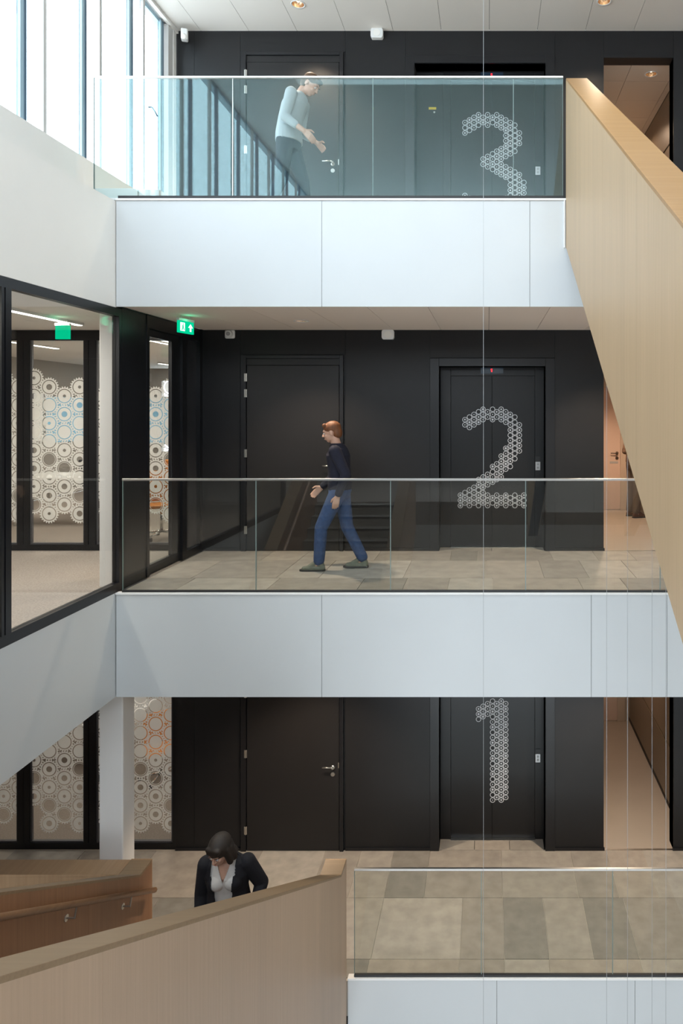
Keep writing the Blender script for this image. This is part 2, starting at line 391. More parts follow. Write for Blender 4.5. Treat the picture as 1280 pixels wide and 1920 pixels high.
# roof over the void with an unseen opening added to let sky light in (x -2.8..1.8, y 3.4..5.0)
o = MB().box(XW-.2, XR+1, -4.3, 3.4, C3, C3+.25).box(XW-.2, XR+1, 5.0, 6.3, C3, C3+.25).box(XW-.2, -2.8, 3.4, 5.0, C3, C3+.25).box(1.8, XR+1, 3.4, 5.0, C3, C3+.25)\
   .box(XW-.2,-3.921,6.3,9.2,C3,C3+.25).build('ceiling.003', M['white'])
tag(o, 'white roof ceiling over the atrium void with an opening added for light', 'ceiling', kind='structure')
tag(MB().box(-3.97, -3.925, 5.5, YB, C3-.035, C3+.0).build('trim_5', M['wwhite']), 'white edge strip where the level three ceiling meets the windows', 'trim', kind='structure')

# right and rear walls of the void, outside the frame; rear openings are added for frontal light
tag(MB().box(3.6, 3.8, -4.3, 9.2, -4.0, C3+.25).build('wall_right', M['wwhite']), 'white wall closing the atrium on the right', 'wall', kind='structure')
tag(MB().box(XW-.2, 3.8, -4.5, -4.3, F2+2.9, EZ+2.1).box(XW-.2, XW+.1, -4.5, -4.3, EZ+2.1, C3+.25).box(2.6, 3.8, -4.5, -4.3, EZ+2.1, C3+.25).box(XW-.2, 3.8, -4.5, -4.3, .7, F2).box(3.4, 3.8, -4.5, -4.3, -4, .7).box(XW-.2, XL, -4.5, -4.3, -4, .7)
    .build('wall_rear', M['white']), 'white rear wall behind the viewer with openings added for light', 'wall', kind='structure')
tag(MB().box(XW-.2, 3.8, -4.5, -4.3, F2, F2+2.9).build('wall_rear.001', M['black']), 'charcoal rear wall on level two behind the viewer', 'wall', kind='structure')
tag(MB().box(XL, 3.6, -4.3, 0.0, F2-.45, F2).build('floor.004', M['carpet']), 'level two gallery floor where the viewer stands', 'floor', kind='structure')

# ================================================================== facade windows at level 3 (left)
def facade():
    w = empty('window_1', (XW, 2.5, EZ+2.5), 'tall bright facade windows with blue-grey frames on the upper left', 'window', kind='structure')
    inv = Matrix.Translation((-XW, -2.5, -EZ-2.5))
    def B(name, m, *boxes):
        mb = MB()
        for b in boxes: mb.box(*b)
        bmesh.ops.transform(mb.bm, matrix=inv, verts=mb.bm.verts)
        return mb.build(name, m, w)
    z0, z1 = EZ+2.5, C3-.02
    B('frame', M['flite'], (XW-.16, XW-.06, -4.3, 9.0, z1-.03, z1+.02))
    k = 0
    per = .925
    starts = []
    y = 7.94
    while y > -4.2: starts.append(y); y -= per
    for y in starts+[8.70]:
        # dark frame bar with a light blue outer edge, white reveal strip, light grey mullion
        B('frame', M['fdark'], (XW-.075, XW-.035, y+.045, y+.075, z0, z1))
        B('frame', M['flite'], (XW-.075, XW-.04, y, y+.045, z0, z1))
        if y < 8.5:
            B('mullion', M['fgrey'], (XW-.07, XW-.03, y+.30, y+.345, z0, z1))
            B('pane', M['skywin'], (XW-.075, XW-.065, y+.075, y+.30, z0, z1))
        ye = {8.70: None}.get(y, y+per if y < 7.9 else 8.70)
        if ye: B('pane', M['skywin'], (XW-.075, XW-.065, y+.345, ye, z0, z1))
    B('mullion', M['fgrey'], (XW-.12, XW+.01, 8.80, 8.92, z0-.5, z1)); B('mullion', M['wwhite'], (XW-.12, XW+.02, 8.93, 9.0, z0-.5, z1))
    # window handle on the last casement
    h = MB(); d = 8.27
    h.path([(XW+.01, d+.01, Z(200,d)), (XW+.05, d+.02, Z(200,d)), (XW+.05, d+.09, Z(203,d)), (XW+.05, d+.15, Z(208,d))], .010)
    bmesh.ops.transform(h.bm, matrix=inv, verts=h.bm.verts); h.build('handle', M['fdark'], w)
facade()

# ================================================================== glass railings
def railing(name, y, z0, z1, cuts, label, bright=(), gm='glass'):
    r = empty(name, ((cuts[0]+cuts[-1])/2, y, z0), label, 'railing')
    cx = (cuts[0]+cuts[-1])/2
    for i, (a, b) in enumerate(zip(cuts, cuts[1:])):
        g = .004
        MB().box(a-cx+g, b-cx-g, -.008, .008, .006, z1-z0-.016).build('pane', M[gm], r)
        # edge seals at the joint
        if i: MB().box(a-cx-.0035, a-cx+.0035, -.008, .008, .006, z1-z0-.016).build('joint_seal', M['steel'] if i in bright else M['edge'], r)
    MB().box(cuts[0]-cx+.0, cuts[0]-cx+.004, -.008, .008, .0, z1-z0-.016).build('joint_seal', M['edge'], r)
    MB().box(cuts[-1]-cx-.004, cuts[-1]-cx, -.008, .008, .0, z1-z0-.016).build('joint_seal', M['edge'], r)
    MB().box(cuts[0]-cx-.002, cuts[-1]-cx+.002, -.014, .014, z1-z0-.022, z1-z0).build('handrail', M['rail'], r, bevel=.004)
    MB().box(max(cuts[0], XL+.02)-cx, cuts[-1]-cx, -.016, .010, -.012, .020).build('base_channel', M['channel'], r)
    return r
M['edge'] = mat('green_glass_edge', (.20,.27,.26), .3)
YG = YF+.024
railing('glass_railing', YG, Z(371.5,YG), Z(143,YG), [X(176,YG), X(436.5,YG), X(699,YG), X(962,YG), X(1055,YG)], 'clear glass railing with slim steel handrail at the top on level three', bright=(1,), gm='glass3')
railing('glass_railing.001', YG, Z(1110,YG), Z(897,YG), [X(230,YG), X(480,YG), X(732,YG), X(985,YG), X(1237,YG), 2.6, 3.55], 'clear glass railing in the middle, in front of the walking man')
railing('glass_railing.002', YG, Z(1834,YF)+.005, Z(1627.5,YG), [X(664,YG), X(902,YG), X(1148,YG), 2.48, 3.55], 'clear glass railing at the bottom right with shiny handrail')

# ================================================================== staircases
def slope(y, ybreak, ztop, k, yend):  # top line: level beyond ybreak
    return ztop if y >= ybreak else ztop-k*(ybreak-y)
def parapet(root, x0, x1, ya, yb, topf, botf, brk, width, mo, mi, outer_left=True, off=(0,0,0)):
    """sloped wall between ya..yb with clad panels on both faces and a cap"""
    ox, oy, oz = root.location
    def prof(a, b, t=0):
        ys = [a]+[v for v in brk if a < v < b]+[b]
        return [(y-oy, botf(y)-oz) for y in ys]+[(y-oy, topf(y)-t-oz) for y in reversed(ys)]
    MB().prism(prof(ya, yb, .03), 'x', x0+.013-ox, x1-.013-ox).build('wall_core', M['deep'], root)
    n = max(1, int(math.ceil((yb-ya)/width))); w = (yb-ya)/n
    for i in range(n):
        a, b = yb-(i+1)*w, yb-i*w
        for (p, q, mm) in ((x0, x0+.013, mo[0]), (x1-.013, x1, mo[1])):
            MB().prism(prof(a+.0008, b-.0008, .022), 'x', p-ox, q-ox).build('panel', mm, root)
    ys = [ya]+[v for v in brk if ya < v < yb]+[yb]
    MB().prism([(y-oy, topf(y)-.024-oz) for y in ys]+[(y-oy, topf(y)-oz) for y in reversed(ys)], 'x', x0-ox, x1-ox).build('cap', mi, root, bevel=.002)
    MB().box(x0-ox, x1-ox, yb-oy, yb+.012-oy, botf(yb)-oz, topf(yb)-oz).build('end_panel', M['oakx'], root)

# upper flight: level three down to level two, toward the viewer
st = empty('staircase', (1.75, 3.4, F2), 'pale oak clad staircase descending from level three on the right', 'staircase')
ZT, ZBm, K = EZ+3.235, EZ+1.59, .607
tf = lambda y: ZT-K*(YF-.03-min(y, YF-.03)); bf = lambda y: ZBm-K*(YF-.03-min(y, YF-.03))
parapet(st, .762, .965, .35, YF-.012, tf, bf, [YF-.03], 1.25, (M['oakv'], M['oakv']), M['oakc'])
parapet(st, 2.60, 2.80, .35, YF-.012, tf, bf, [YF-.03], 1.25, (M['oakv'], M['oakv']), M['oakc'])
N = 22; rise = (F3-F2)/N; run = rise/K
for i in range(N-1):
    yb = YF-.02-i*run; z = F3-(i+1)*rise
    MB().box(.966-1.75, 2.599-1.75, yb-run-.01-3.4, yb-3.4, z-.04-F2, z-F2).box(.966-1.75, 2.599-1.75, yb-.015-3.4, yb-3.4, z-F2, z+rise-F2).build('step', M['tread'], st)
MB().prism([(YF-.02-3.4, F3-.36-F2), (YF-.02-3.4, F3-.30-F2), (.75-3.4, .0), (.75-3.4, -.10)], 'x', .966-1.75, 2.599-1.75).build('soffit', M['wwhite'], st)

# lower flight: from level one up toward the viewer on the left
sl = empty('staircase', (-2.4, 3.6, 0), 'oak clad staircase with solid parapets rising from level one at the lower left', 'staircase')
K2, YT = .592, 6.65
ZT2 = EZ-4.345
tf2 = lambda y: ZT2+K2*max(0, YT-y); bf2 = lambda y: ZT2-1.65+K2*max(0, YT-y)
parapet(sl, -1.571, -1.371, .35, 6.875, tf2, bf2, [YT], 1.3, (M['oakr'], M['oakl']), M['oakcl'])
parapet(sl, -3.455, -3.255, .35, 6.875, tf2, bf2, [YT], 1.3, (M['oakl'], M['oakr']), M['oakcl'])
N = 22; rise = F2/N; run = rise/K2; rise_low = rise
for i in range(N):
    ya = YT-(i+1)*run
    z = (i+1)*rise
    MB().box(-3.254+2.4, -1.572+2.4, ya-.01-3.6, ya+run-3.6, z-.04, z).box(-3.254+2.4, -1.572+2.4, ya+run-.015-3.6, ya+run-3.6, z-rise, z).build('step', M['tread'], sl)
MB().prism([(YT-3.6, -.30), (YT-3.6, -.20), (.4-3.6, F2-.35), (.4-3.6, F2-.47)], 'x', -3.254+2.4, -1.572+2.4).build('soffit', M['wwhite'], sl)
# handrail inside the left parapet
hx = -3.255+.065+2.4
hz = lambda y: ZT2-.155+K2*(YT-y) if y < YT else ZT2-.155+K2*(YT-y)
hr = MB().tube((hx, 6.80-3.6, hz(6.80)), (hx, .6-3.6, hz(.6)), .024, n=14).build('handrail', M['oakh'], sl, smooth=True)
for y in (6.36, 5.51, 4.4, 3.3, 2.2):
    z = hz(y)
    b = MB(); b.tube((-3.255+2.4, y-.03-3.6, z-.09), (-3.25+2.4, y-.03-3.6, z-.09), .026)
    b.path([(-3.25+2.4, y-.03-3.6, z-.09), (hx, y-.03-3.6, z-.09), (hx, y-3.6, z-.015)], .007)
    b.build('bracket', M['steel'], hr)
# parapet along the level one edge, left of the stair
pw = empty('oak_parapet', (-5.7, 6.77, F1), 'low oak parapet along the level one edge left of the stair', 'parapet')
MB().box(-8+5.7, -3.457+5.7, 6.67-6.77, 6.865-6.77, -.4, ZT2-.024).build('wall_core', M['deep'], pw)
xs = [-8, -6.9, -5.75, -4.6, -3.457]
for a, b in zip(xs, xs[1:]):
    MB().box(a+5.7+.001, b+5.7-.001, -.12, -.10, -.4, ZT2-.022).build('panel', M['oakx'], pw)
    MB().box(a+5.7+.001, b+5.7-.001, .095, .105, .0, ZT2-.022).build('panel', M['oakx'], pw)
MB().box(-8+5.7, -3.457+5.7, -.12, .105, ZT2-.022, ZT2).build('cap', M['oakcx'] if 'oakcx' in M else M['oakx'], pw, bevel=.002)

# ================================================================== thin steel cables
def cable(x, d, z0, z1, label):
    o = MB().tube((0,0,0), (0,0,z1-z0), .0019, n=6).build('steel_cable', M['cable'], loc=(X(x,d), d, z0), smooth=True)
    tag(o, label, 'cable', 'thin vertical steel cables in the void')
cable(906, 6.6, -3.8, C3, 'thin vertical steel cable running past the lift numbers from ceiling down')
for x, d, lab in ((1137, 6.55, 'thin steel cable nearest the lift side of the corridor opening'), (1176, 6.6, 'second thin steel cable from the left below the oak stair'),
               (1222, 6.65, 'third thin steel cable from the left below the oak stair'), (1248, 6.7, 'rightmost thin steel cable beside the oak stair edge')):
    cable(x, d, -3.8, F3-.36-K*(YF-.02-d)-.012, lab)

# ================================================================== black doors on the back wall
def door(n, z0, lab, leafx=(463.5, 636)):
    x0, x1 = bx(leafx[0]), bx(leafx[1]); zt = z0+2.352
    d = empty('door_%d' % n, ((x0+x1)/2, YB, z0), lab, 'door', kind='structure'); cx = (x0+x1)/2
    # architrave
    a0, a1 = x0-.075-cx, x1+.055-cx; b0, b1 = x0-.008-cx, x1+.008-cx; H = zt-z0
    MB().box(a0, b0, -.035, .012, .0, H+.13).box(b1, a1, -.035, .012, 0, H+.13).box(b0, b1, -.035, .012, H+.09, H+.13).build('frame', M['frame'], d, bevel=.003)
    MB().box(b0, b1, -.012, .012, H+.006, H+.089).build('transom_panel', M['door'], d, bevel=.002)
    MB().box(x0-cx, x1-cx, -.02, .010, .008, H).build('leaf', M['door'], d, bevel=.003)
    for hz_ in (2.20, 2.00, 1.24, .27):
        MB().tube((b0-.002, -.04, hz_-.05), (b0-.002, -.04, hz_+.05), .008).tube((b0-.002,-.04,hz_-.015),(b0-.002,-.04,hz_+.015),.0095).box(b0-.02,b0+.016,-.037,-.034,hz_-.05,hz_+.05).build('hinge', M['steel'], d)
    hxx = x1-.078-cx; hh = 1.062
    h = MB(); h.tube((hxx, -.02, hh), (hxx, -.03, hh), .026, n=20).tube((hxx,-.03,hh),(hxx,-.07,hh),.010)
    h.path([(hxx, -.068, hh), (hxx+.012, -.072, hh+.012), (hxx-.02, -.074, hh+.022), (hxx-.125, -.072, hh+.02)], .0095); h.build('handle', M['steel'], d, smooth=True)
    MB().tube((hxx, -.02, hh-.085), (hxx, -.031, hh-.085), .026, n=20).tube((hxx, -.031, hh-.085), (hxx, -.036, hh-.085), .010, n=12).build('lock', M['steel'], d)
    MB().box(x1-.012-cx, x1+.0-cx, -.0225, -.019, hh-.01, hh+.06).build('strike_plate', M['steel'], d)
    return d
door(1, F1, 'charcoal door with steel lever handle on level one behind the woman')
door(2, F2, 'charcoal door on level two behind the walking man')
door(3, F3, 'charcoal door on level three behind the person in the grey shirt')

# ================================================================== lifts
D2 = {0:[33,35,37],1:[4,6,32,34,36],2:[3,5,7,31,33,35,37],3:[2,4,6,30,32,34,36],4:[1,3,5,27,29,31,33,35,37],5:[0,2,4,26,28,30,32,34,36],
 6:[1,3,25,27,29,33,35,37],7:[0,2,4,22,24,26,28,34,36],8:[1,3,21,23,25,27,33,35,37],9:[0,2,4,18,20,22,24,26,34,36],10:[1,3,5,15,17,19,21,23,33,35,37],
 11:[2,4,6,8,10,12,14,16,18,20,22,34,36],12:[3,5,7,9,11,13,15,17,19,33,35,37],13:[6,8,10,12,14,16,34,36],14:[33,35,37]}
D3 = {1:[3,5,7,31,33],2:[2,4,6,32,34,36],3:[1,3,5,33,35,37],4:[0,2,4,34,36,38],5:[1,3,17,19,35,37,39],6:[0,2,4,16,18,20,36,38],7:[1,3,15,17,19,21,35,37,39],8:[0,2,4,14,16,18,20,22,36,38],
 9:[1,3,5,13,15,17,19,21,23,33,35,37],10:[2,4,6,8,10,12,14,16,20,22,24,32,34,36],11:[3,5,7,9,11,13,15,21,23,25,27,29,31,33,35],12:[4,6,8,10,12,14,22,24,26,28,30,32,34],13:[7,9,11,23,25,27,29,31,33],14:[26,28,30]}
D1 = {4:[3,5,7],5:[2,4,6],6:[1,3,5],7:list(range(0,39,2)),8:list(range(1,38,2)),9:list(range(0,39,2)),10:list(range(1,38,2))}
YD = 9.27; SD = F/YD
def digit(root, D, xc, y0, ox, oz, oy):
    """rings of the printed number; the hex grid has columns 8.5 px and half rows 4.88 px apart"""
    for side in (0, 1):
        bm = bmesh.new()
        def ann(cx, cz, r0, r1, n=20):
            o_ = [bm.verts.new((cx+r1*math.cos(2*math.pi*i/n), 0, cz+r1*math.sin(2*math.pi*i/n))) for i in range(n)]
            if r0 > 0:
                i_ = [bm.verts.new((cx+r0*math.cos(2*math.pi*i/n), 0, cz+r0*math.sin(2*math.pi*i/n))) for i in range(n)]
                for i in range(n): bm.faces.new((o_[i], o_[(i+1)%n], i_[(i+1)%n], i_[i]))
            else: bm.faces.new(o_)
        for c, rows in D.items():
            if (c < 7) != (side == 0): continue
            for r in rows:
                x = (xc+(c-7)*8.5-914+(0))/SD-ox; z = EZ+(771-(y0+r*4.88))/SD-oz
                if c == 7: x += .006
                ann(x, z, 3.75/SD, 4.95/SD)
                k = (c*7+r*5+(c*r)%3) % 5
                if k in (0,): ann(x, z, 0, 2.1/SD, 12)
                elif k in (1, 2): ann(x, z, 0, 1.15/SD, 10)
                elif k == 3: ann(x, z, 0, 1.7/SD, 12)
        if not bm.faces: bm.free(); continue
        ex = bmesh.ops.extrude_face_region(bm, geom=list(bm.faces))
        for v in [g for g in ex['geom'] if isinstance(g, bmesh.types.BMVert)]: v.co.y += .001
        bmesh.ops.recalc_face_normals(bm, faces=bm.faces)
        m = bpy.data.meshes.new('number'); bm.to_mesh(m); bm.free(); m.materials.append(M['num'])
        o = bpy.data.objects.new('number_print', m); COL.objects.link(o); o.parent = root; o.location = (0, oy, 0)

def lift(z0, rx0, D, dx, dy0, lab, cabinet=False):
    cx = .055; r = empty('lift_entrance', (cx, YD, z0), lab, 'lift')
    H = 2.345; oy = YD
    # flat surround, proud of the wall
    s0, s1 = rx0-.115-cx, RX1+.12-cx
    yy0, yy1 = YB-.022-oy, YB+.012-oy
    MB().box(s0, rx0-cx, yy0, yy1, 0, H+.10).build('surround', M['frame'], r, bevel=.003)
    MB().box(RX1-cx, s1, yy0, yy1, 0, H+.10).build('surround', M['frame'], r, bevel=.003)
    MB().box(rx0-cx, RX1-cx, yy0, yy1, H, H+.10).build('surround', M['frame'], r, bevel=.003)
    # reveal
    MB().box(rx0-cx-.01, rx0-cx, .0+yy1, .08, 0, H).box(RX1-cx, RX1-cx+.01, yy1, .08, 0, H).box(rx0-cx, RX1-cx, yy1, .08, H, H+.01).build('reveal', M['deep'], r)
    j0, j1 = X(845,YD)-cx, X(1002,YD)-cx
    # door frame and leaves (recessed)
    MB().box(rx0-cx if not cabinet else -.615-cx, j0, -.03, .03, 0, H).box(j1, RX1-cx, -.03, .03, 0, H).box(j0, j1, -.03, .03, 2.235, H).build('door_frame', M['lift'], r, bevel=.003)
    xm = X(922,YD)-cx
    if D is D1: xm = X(922,YD)-cx
    MB().box(j0, xm-.002, .0, .03, .006, 2.235).build('door_leaf', M['lift'], r, bevel=.002)
    MB().box(xm+.002, j1, -.004, .03, .006, 2.235).build('door_leaf', M['lift'], r, bevel=.002)
    MB().box(j0, j1, -.06, .0, -.004, .006).build('threshold', M['steel'], r)
    dsp = MB().box(X(901,YD)-cx, X(943,YD)-cx, -.036, -.029, 2.262, 2.342).build('display', M['disp'], r)
    xd = X(921.5,YD)-cx
    MB().box(xd-.008, xd+.008, -.039, -.035, 2.285, 2.325).box(xd-.012,xd-.006,-.039,-.035,2.307,2.325).build('digit', M['red'], dsp)
    # call panel on the right jamb
    px = X(1008,YD-.03)-cx; pz = 1.06
    cp = MB().box(px-.032, px+.032, -.041, -.029, pz-.055, pz+.055).build('call_panel', M['steelp'], r, bevel=.003)
    for dz in (-.022, .022): MB().box(px-.013, px+.013, -.045, -.040, pz+dz-.014, pz+dz+.014).build('button', M['greyp'], cp, bevel=.002)
    MB().box(px-.03, px+.03, -.040, -.029, pz+.062, pz+.12).box(px-.006,px+.006,-.042,-.039,pz+.085,pz+.097).build('key_reader', M['channel'], r)
    if cabinet:
        c0, c1 = rx0-cx, X(824,YD)-cx
        MB().box(c0+.004, -.62-cx-.002+.045, -.05, .03, .0, H-.01).build('side_panel', M['black'], r, bevel=.002)
        MB().box(X(803.5,YD-.05)-cx, X(817.5,YD-.05)-cx, -.053, -.0495, Z(205.5,YD-.05)-z0, Z(201,YD-.05)-z0).build('sticker', M['yellow'], r)
        MB().tube((X(814,YD-.05)-cx, -.056, Z(210.5,YD-.05)-z0), (X(814,YD-.05)-cx, -.049, Z(210.5,YD-.05)-z0), .012, n=12).build('lock', M['steel'], r)
    digit(r, D, dx, dy0, cx, z0, -.0062)
    MB().box(rx0, RX1, YD+.03, YD+.05, z0, z0+H).build('back_board', M['deep'], r).location = (-cx, -YD, -z0)
M['steelp'] = mat('call_panel_steel', (.55,.55,.56), .35, metal=.6)
lift(F1, RX0, D1, 922.3, 1314.2, 'black lift doors on level one with a dotted white number 1')
lift(F2, RX0, D2, 922.3, 767.3, 'black lift doors on level two with a dotted white number 2')
lift(F3, -.928, D3, 922.3, 215.5, 'black lift doors on level three with a dotted white number 3', cabinet=True)

tag(MB().box(-.98, .78, 9.33, 9.5, -.4, C3).box(-.98, -.94, 9.22, 9.5, -.4, C3).box(.74, .78, 9.22, 9.5, -.4, C3)
    .box(-.98, .78, 9.0, 9.5, -.4, -.013).box(-.98, .78, 9.0, 9.5, F2-.4, F2-.013).box(-.98, .78, 9.0, 9.5, F3-.4, F3-.001).build('wall_shaft', M['deep']), 'dark lift shaft wall behind the lift doors', 'wall', kind='structure')
# ================================================================== corridors behind the openings
def corridor(i, z0, lab):
    zc = z0+2.43; xr = 3.1 if i == 2 else 2.55; xl = 1.25; ye = 12.8; y0 = YB+.20
    tag(MB().box(xl-.1, xr+.1, y0-.185, ye+.1, z0-.2, z0-.001).build('floor', M['beigefloor']), 'smooth beige corridor floor %s' % lab, 'floor', kind='structure')
    tag(MB().box(OX0, OX1, YB-.0, YB+.03, z0-.003, z0+.003).build('trim_%d' % (5+i), M['steel']), 'metal threshold strip of the corridor %s' % lab, 'trim', kind='structure')
    c = MB().box(xl-.1, 2.09, y0, ye+.1, zc+.012, zc+.10).box(2.27, xr+.1, y0, ye+.1, zc+.012, zc+.10).box(2.09, 2.27, y0, 9.38, zc+.012, zc+.10).box(2.09, 2.27, 9.56, ye+.1, zc+.012, zc+.10).build('ceiling', M['joint']); tag(c, 'tiled corridor ceiling %s' % lab, 'ceiling', kind='structure')
    # tile rows seen at y=153,189,220,248,273 px on level three
    ys = [y0]+[F*(zc-EZ)/(771-q) if False else None for q in ()]
    ys = [9.21, 9.68, 10.28, 10.88, 11.48, 12.08, 12.8]; xx = [1.25, 1.87, 2.47, xr]
    for a, b in zip(ys, ys[1:]):
        for p, q in zip(xx, xx[1:]):
            if i == 3 and p < 2.18 < q and a < 9.47 < b: panel_hole(p+.003, q-.003, a+.003, b-.003, zc, zc+.013, 2.18, 9.47, .078).build('tile', M['ceil2'], c)
            else: MB().box(p+.003, q-.003, a+.003, b-.003, zc, zc+.013).build('tile', M['ceil2'], c)
    tag(MB().box(xl-.1, xl, y0, ye, z0, zc).build('wall_corridor_left', M['corrwall']), 'beige left wall of the corridor %s' % lab, 'wall', kind='structure')
    wr = MB().box(xr+.012, xr+.1, y0, ye, z0, zc+.05).build('wall_corridor_right', M['darkb']); tag(wr, 'bronze panelled right wall of the corridor %s' % lab, 'wall', kind='structure')
    MB().box(xr-.004, xr+.012, y0, ye, z0+.0, z0+.06).build('baseboard', M['darkb'], wr)
    for a, b in ((9.23, 11.0), (11.0, 12.8)):
        for p, q in ((.062, .845), (.875, 1.66), (1.69, 2.42)):
            MB().box(xr, xr+.013, a+.002, b-.002, z0+p, z0+q).build('panel', M['bronze'] if i != 2 else M['browndoor'], wr)
    tag(MB().box(xl-.1, xr+.1, ye, ye+.1, z0, zc+.05).build('wall_corridor_end', M['corrwall']), 'beige end wall of the corridor %s' % lab, 'wall', kind='structure')
    # door at the end
    dx0, dx1 = 1.42, (2.385 if i == 2 else 2.33)
    d = empty('door_%d' % (3+i), ((dx0+dx1)/2, ye, z0), 'brown door at the end of the corridor %s' % lab, 'door', kind='structure'); cx = (dx0+dx1)/2
    MB().box(dx0-cx, dx1-cx, -.03, -.004, .006, 2.20).build('leaf', M['browndoor'], d, bevel=.003)
    MB().box(dx1-cx, min(dx1+.14, xr-.005)-cx, -.05, -.001, 0, 2.30).box(dx0-.08-cx, dx0-cx, -.05, -.001, 0, 2.30).box(dx0-cx, dx1-cx, -.05, -.001, 2.205, 2.30).build('frame', M['corrwall'], d, bevel=.003)
    h = MB(); hx_ = dx1-.06-cx
    h.tube((hx_, -.03, 1.02), (hx_, -.045, 1.02), .028).path([(hx_, -.045, 1.02), (hx_, -.085, 1.02), (hx_-.12, -.085, 1.02)], .010); h.build('handle', M['bronzem'], d)
    MB().tube((hx_, -.03, .93), (hx_, -.045, .93), .028).build('lock', M['bronzem'], d)
    if i == 2: MB().box(hx_-.13, hx_-.0+.02, -.034, -.029, .83, .87).build('name_plate', M['greyp'], d)
M['bronzem'] = mat('dark_metal', (.14,.11,.09), .35, metal=.8)
corridor(1, F1, 'on level one')
corridor(2, F2, 'on level two')
corridor(3, F3, 'on level three')

# ================================================================== downlights
M['glow_chrome'] = mat('chrome_reflector_glow', (.85,.62,.42), .25, metal=1)  # chrome dish with the bulb's warm glow put into its colour
def downlight(x, y, z, lab, power, spot=1.9, r=.075, col=(1,.79,.58)):
    t = empty('downlight', (x, y, z), lab, 'lamp')
    MB().lathe([(r+.012,-.001),(r+.012,-.006),(r,-.006),(r*.93,.0)], (0,0,0)).build('ring', M['plastic'], t, smooth=True)
    MB().lathe([(r*.97,-.002),(r*.92,.03),(r*.7,.055),(r*.45,.068),(0.001,.072)], (0,0,0)).build('reflector', M['glow_chrome'], t, smooth=True)
    MB().ball((0,0,.045), (.020,.020,.018), 12, 8).build('bulb', M['lamp'], t, smooth=True)
    d = bpy.data.lights.new('spot', 'SPOT'); d.energy = power; d.spot_size = spot; d.spot_blend = .7; d.shadow_soft_size = .05; d.color = col
    o = bpy.data.objects.new('light', d); COL.objects.link(o); o.parent = t; o.location = (0, 0, -.03)
DL = 230
def hole(z): pass
for x, y, z, lab, pw_ in (
  (-2.25, 8.42, C3, 'recessed downlight in the level three ceiling over the door', DL*.8),
  (1.37, 8.36, C3, 'recessed downlight in the level three ceiling above the oak stair head', DL*.35),
  (-2.13, 8.10, C2, 'recessed downlight in the level two ceiling above the walking man', DL*.9),
  (1.40, 8.10, C2, 'recessed downlight in the level two ceiling hidden by the oak stair', DL),
  (-2.13, 8.10, C1, 'recessed downlight in the level one ceiling near the woman', DL),
  (1.40, 8.10, C1, 'recessed downlight in the level one ceiling near the corridor', DL)):
    downlight(x, y, z, lab, pw_)
downlight(2.18, 9.45+.02, F3+2.43, 'round chrome downlight in the corridor ceiling on level three', 50, col=(1,.66,.42))
for z in (F1, F2, F3): downlight(1.95, 11.2, z+2.43, 'downlight deep in the corridor ceiling %s' % {F1:'on level one',F2:'on level two',F3:'on level three'}[z], {F1:50,F2:190,F3:120}[z], 2.6, col=(1,.70,.48))

# ================================================================== small devices
def speaker(x, y, lab):
    w, h = 23/SB, 18/SB
    t = empty('wall_speaker', (bx(x), YB, bz(y)), lab, 'speaker')
    MB().prism([(-w/2,-h*.3),(-w*.42,-h/2),(w*.42,-h/2),(w/2,-h*.3),(w/2,h*.3),(w*.42,h/2),(-w*.42,h/2),(-w/2,h*.3)], 'y', -.07, 0).build('housing', M['plastic'], t, bevel=.006)
    MB().tube((0,-.074,0), (0,-.069,0), h*.36, n=20).build('grille', M['wwhite'], t)
speaker(707.5, 66.5, 'white wall loudspeaker above the dark wall panel on level three')
speaker(728, 628, 'white wall loudspeaker under the ceiling on level two')
t = empty('siren', (bx(432), YB, bz(627)), 'round white alarm siren left of the door under the level two ceiling', 'siren')
MB().box(-.065,.065,-.04,0,-.055,.055).build('base', M['plastic'], t, bevel=.02)
MB().tube((0,-.085,0),(0,-.04,0),.042,.05,n=24).build('horn', M['plastic'], t, bevel=.004)
MB().tube((0,-.09,0),(0,-.084,0),.026,n=20).build('grille', M['greyp'], t)
t = empty('motion_detector', (X(346,8.85), 8.85, Z(67,8.85)), 'white motion detector in the ceiling corner on level three', 'detector', rz=.3)
MB().box(-.04,.04,-.05,.05,-.06,.075).build('housing', M['plastic'], t, bevel=.015)
MB().ball((0,-.045,-.03), (.03,.02,.035), 14, 8).build('lens', M['wwhite'], t, smooth=True)
MB().box(-.015,.015,.04,.16,.0,.05).build('bracket', M['plastic'], t)

# ================================================================== level 2 glazed side wall
def sideglass():
    w = empty('window_2', (XL, 4, F2), 'black framed glass wall on the left of level two, full height', 'window', kind='structure')
    inv = Matrix.Translation((-XL, -4, -F2))
    def B(name, m, *boxes, bevel=0):
        mb = MB()
        for b in boxes: mb.box(*b)
        bmesh.ops.transform(mb.bm, matrix=inv, verts=mb.bm.verts)
        return mb.build(name, m, w, bevel=bevel)
    z0, z1 = F2, EZ+1.012
    x0, x1 = XL-.07, XL-.0
    B('bottom_frame', M['frame'], (x0, x1, -4.2, 7.04, z0, z0+.085)); B('top_frame', M['frame'], (x0, x1, -4.2, 7.04, z1-.078, z1))
    posts = [(5.30,5.33),(5.345,5.41)]
    y = 5.31-2.1
    while y > -4.2: posts.append((y, y+.11)); y -= 2.1
    for a, b in posts: B('mullion', M['frame'], (x0, x1, a, b, z0+.085, z1-.078))
    edges = sorted([p for p in posts])
    B('mullion', M['frame'], (x0, x1, 6.99, 7.04, z0+.085, z1-.078))
    B('pane', M['pane2'], (XL-.04, XL-.03, 5.41, 6.99, z0+.085, z1-.078))
    yy = 5.30
    while yy > -4: B('pane', M['pane2'], (XL-.04, XL-.03, max(yy-2.0, -4.2), yy-.002, z0+.085, z1-.078)); yy -= 2.1
    return w
sideglass()
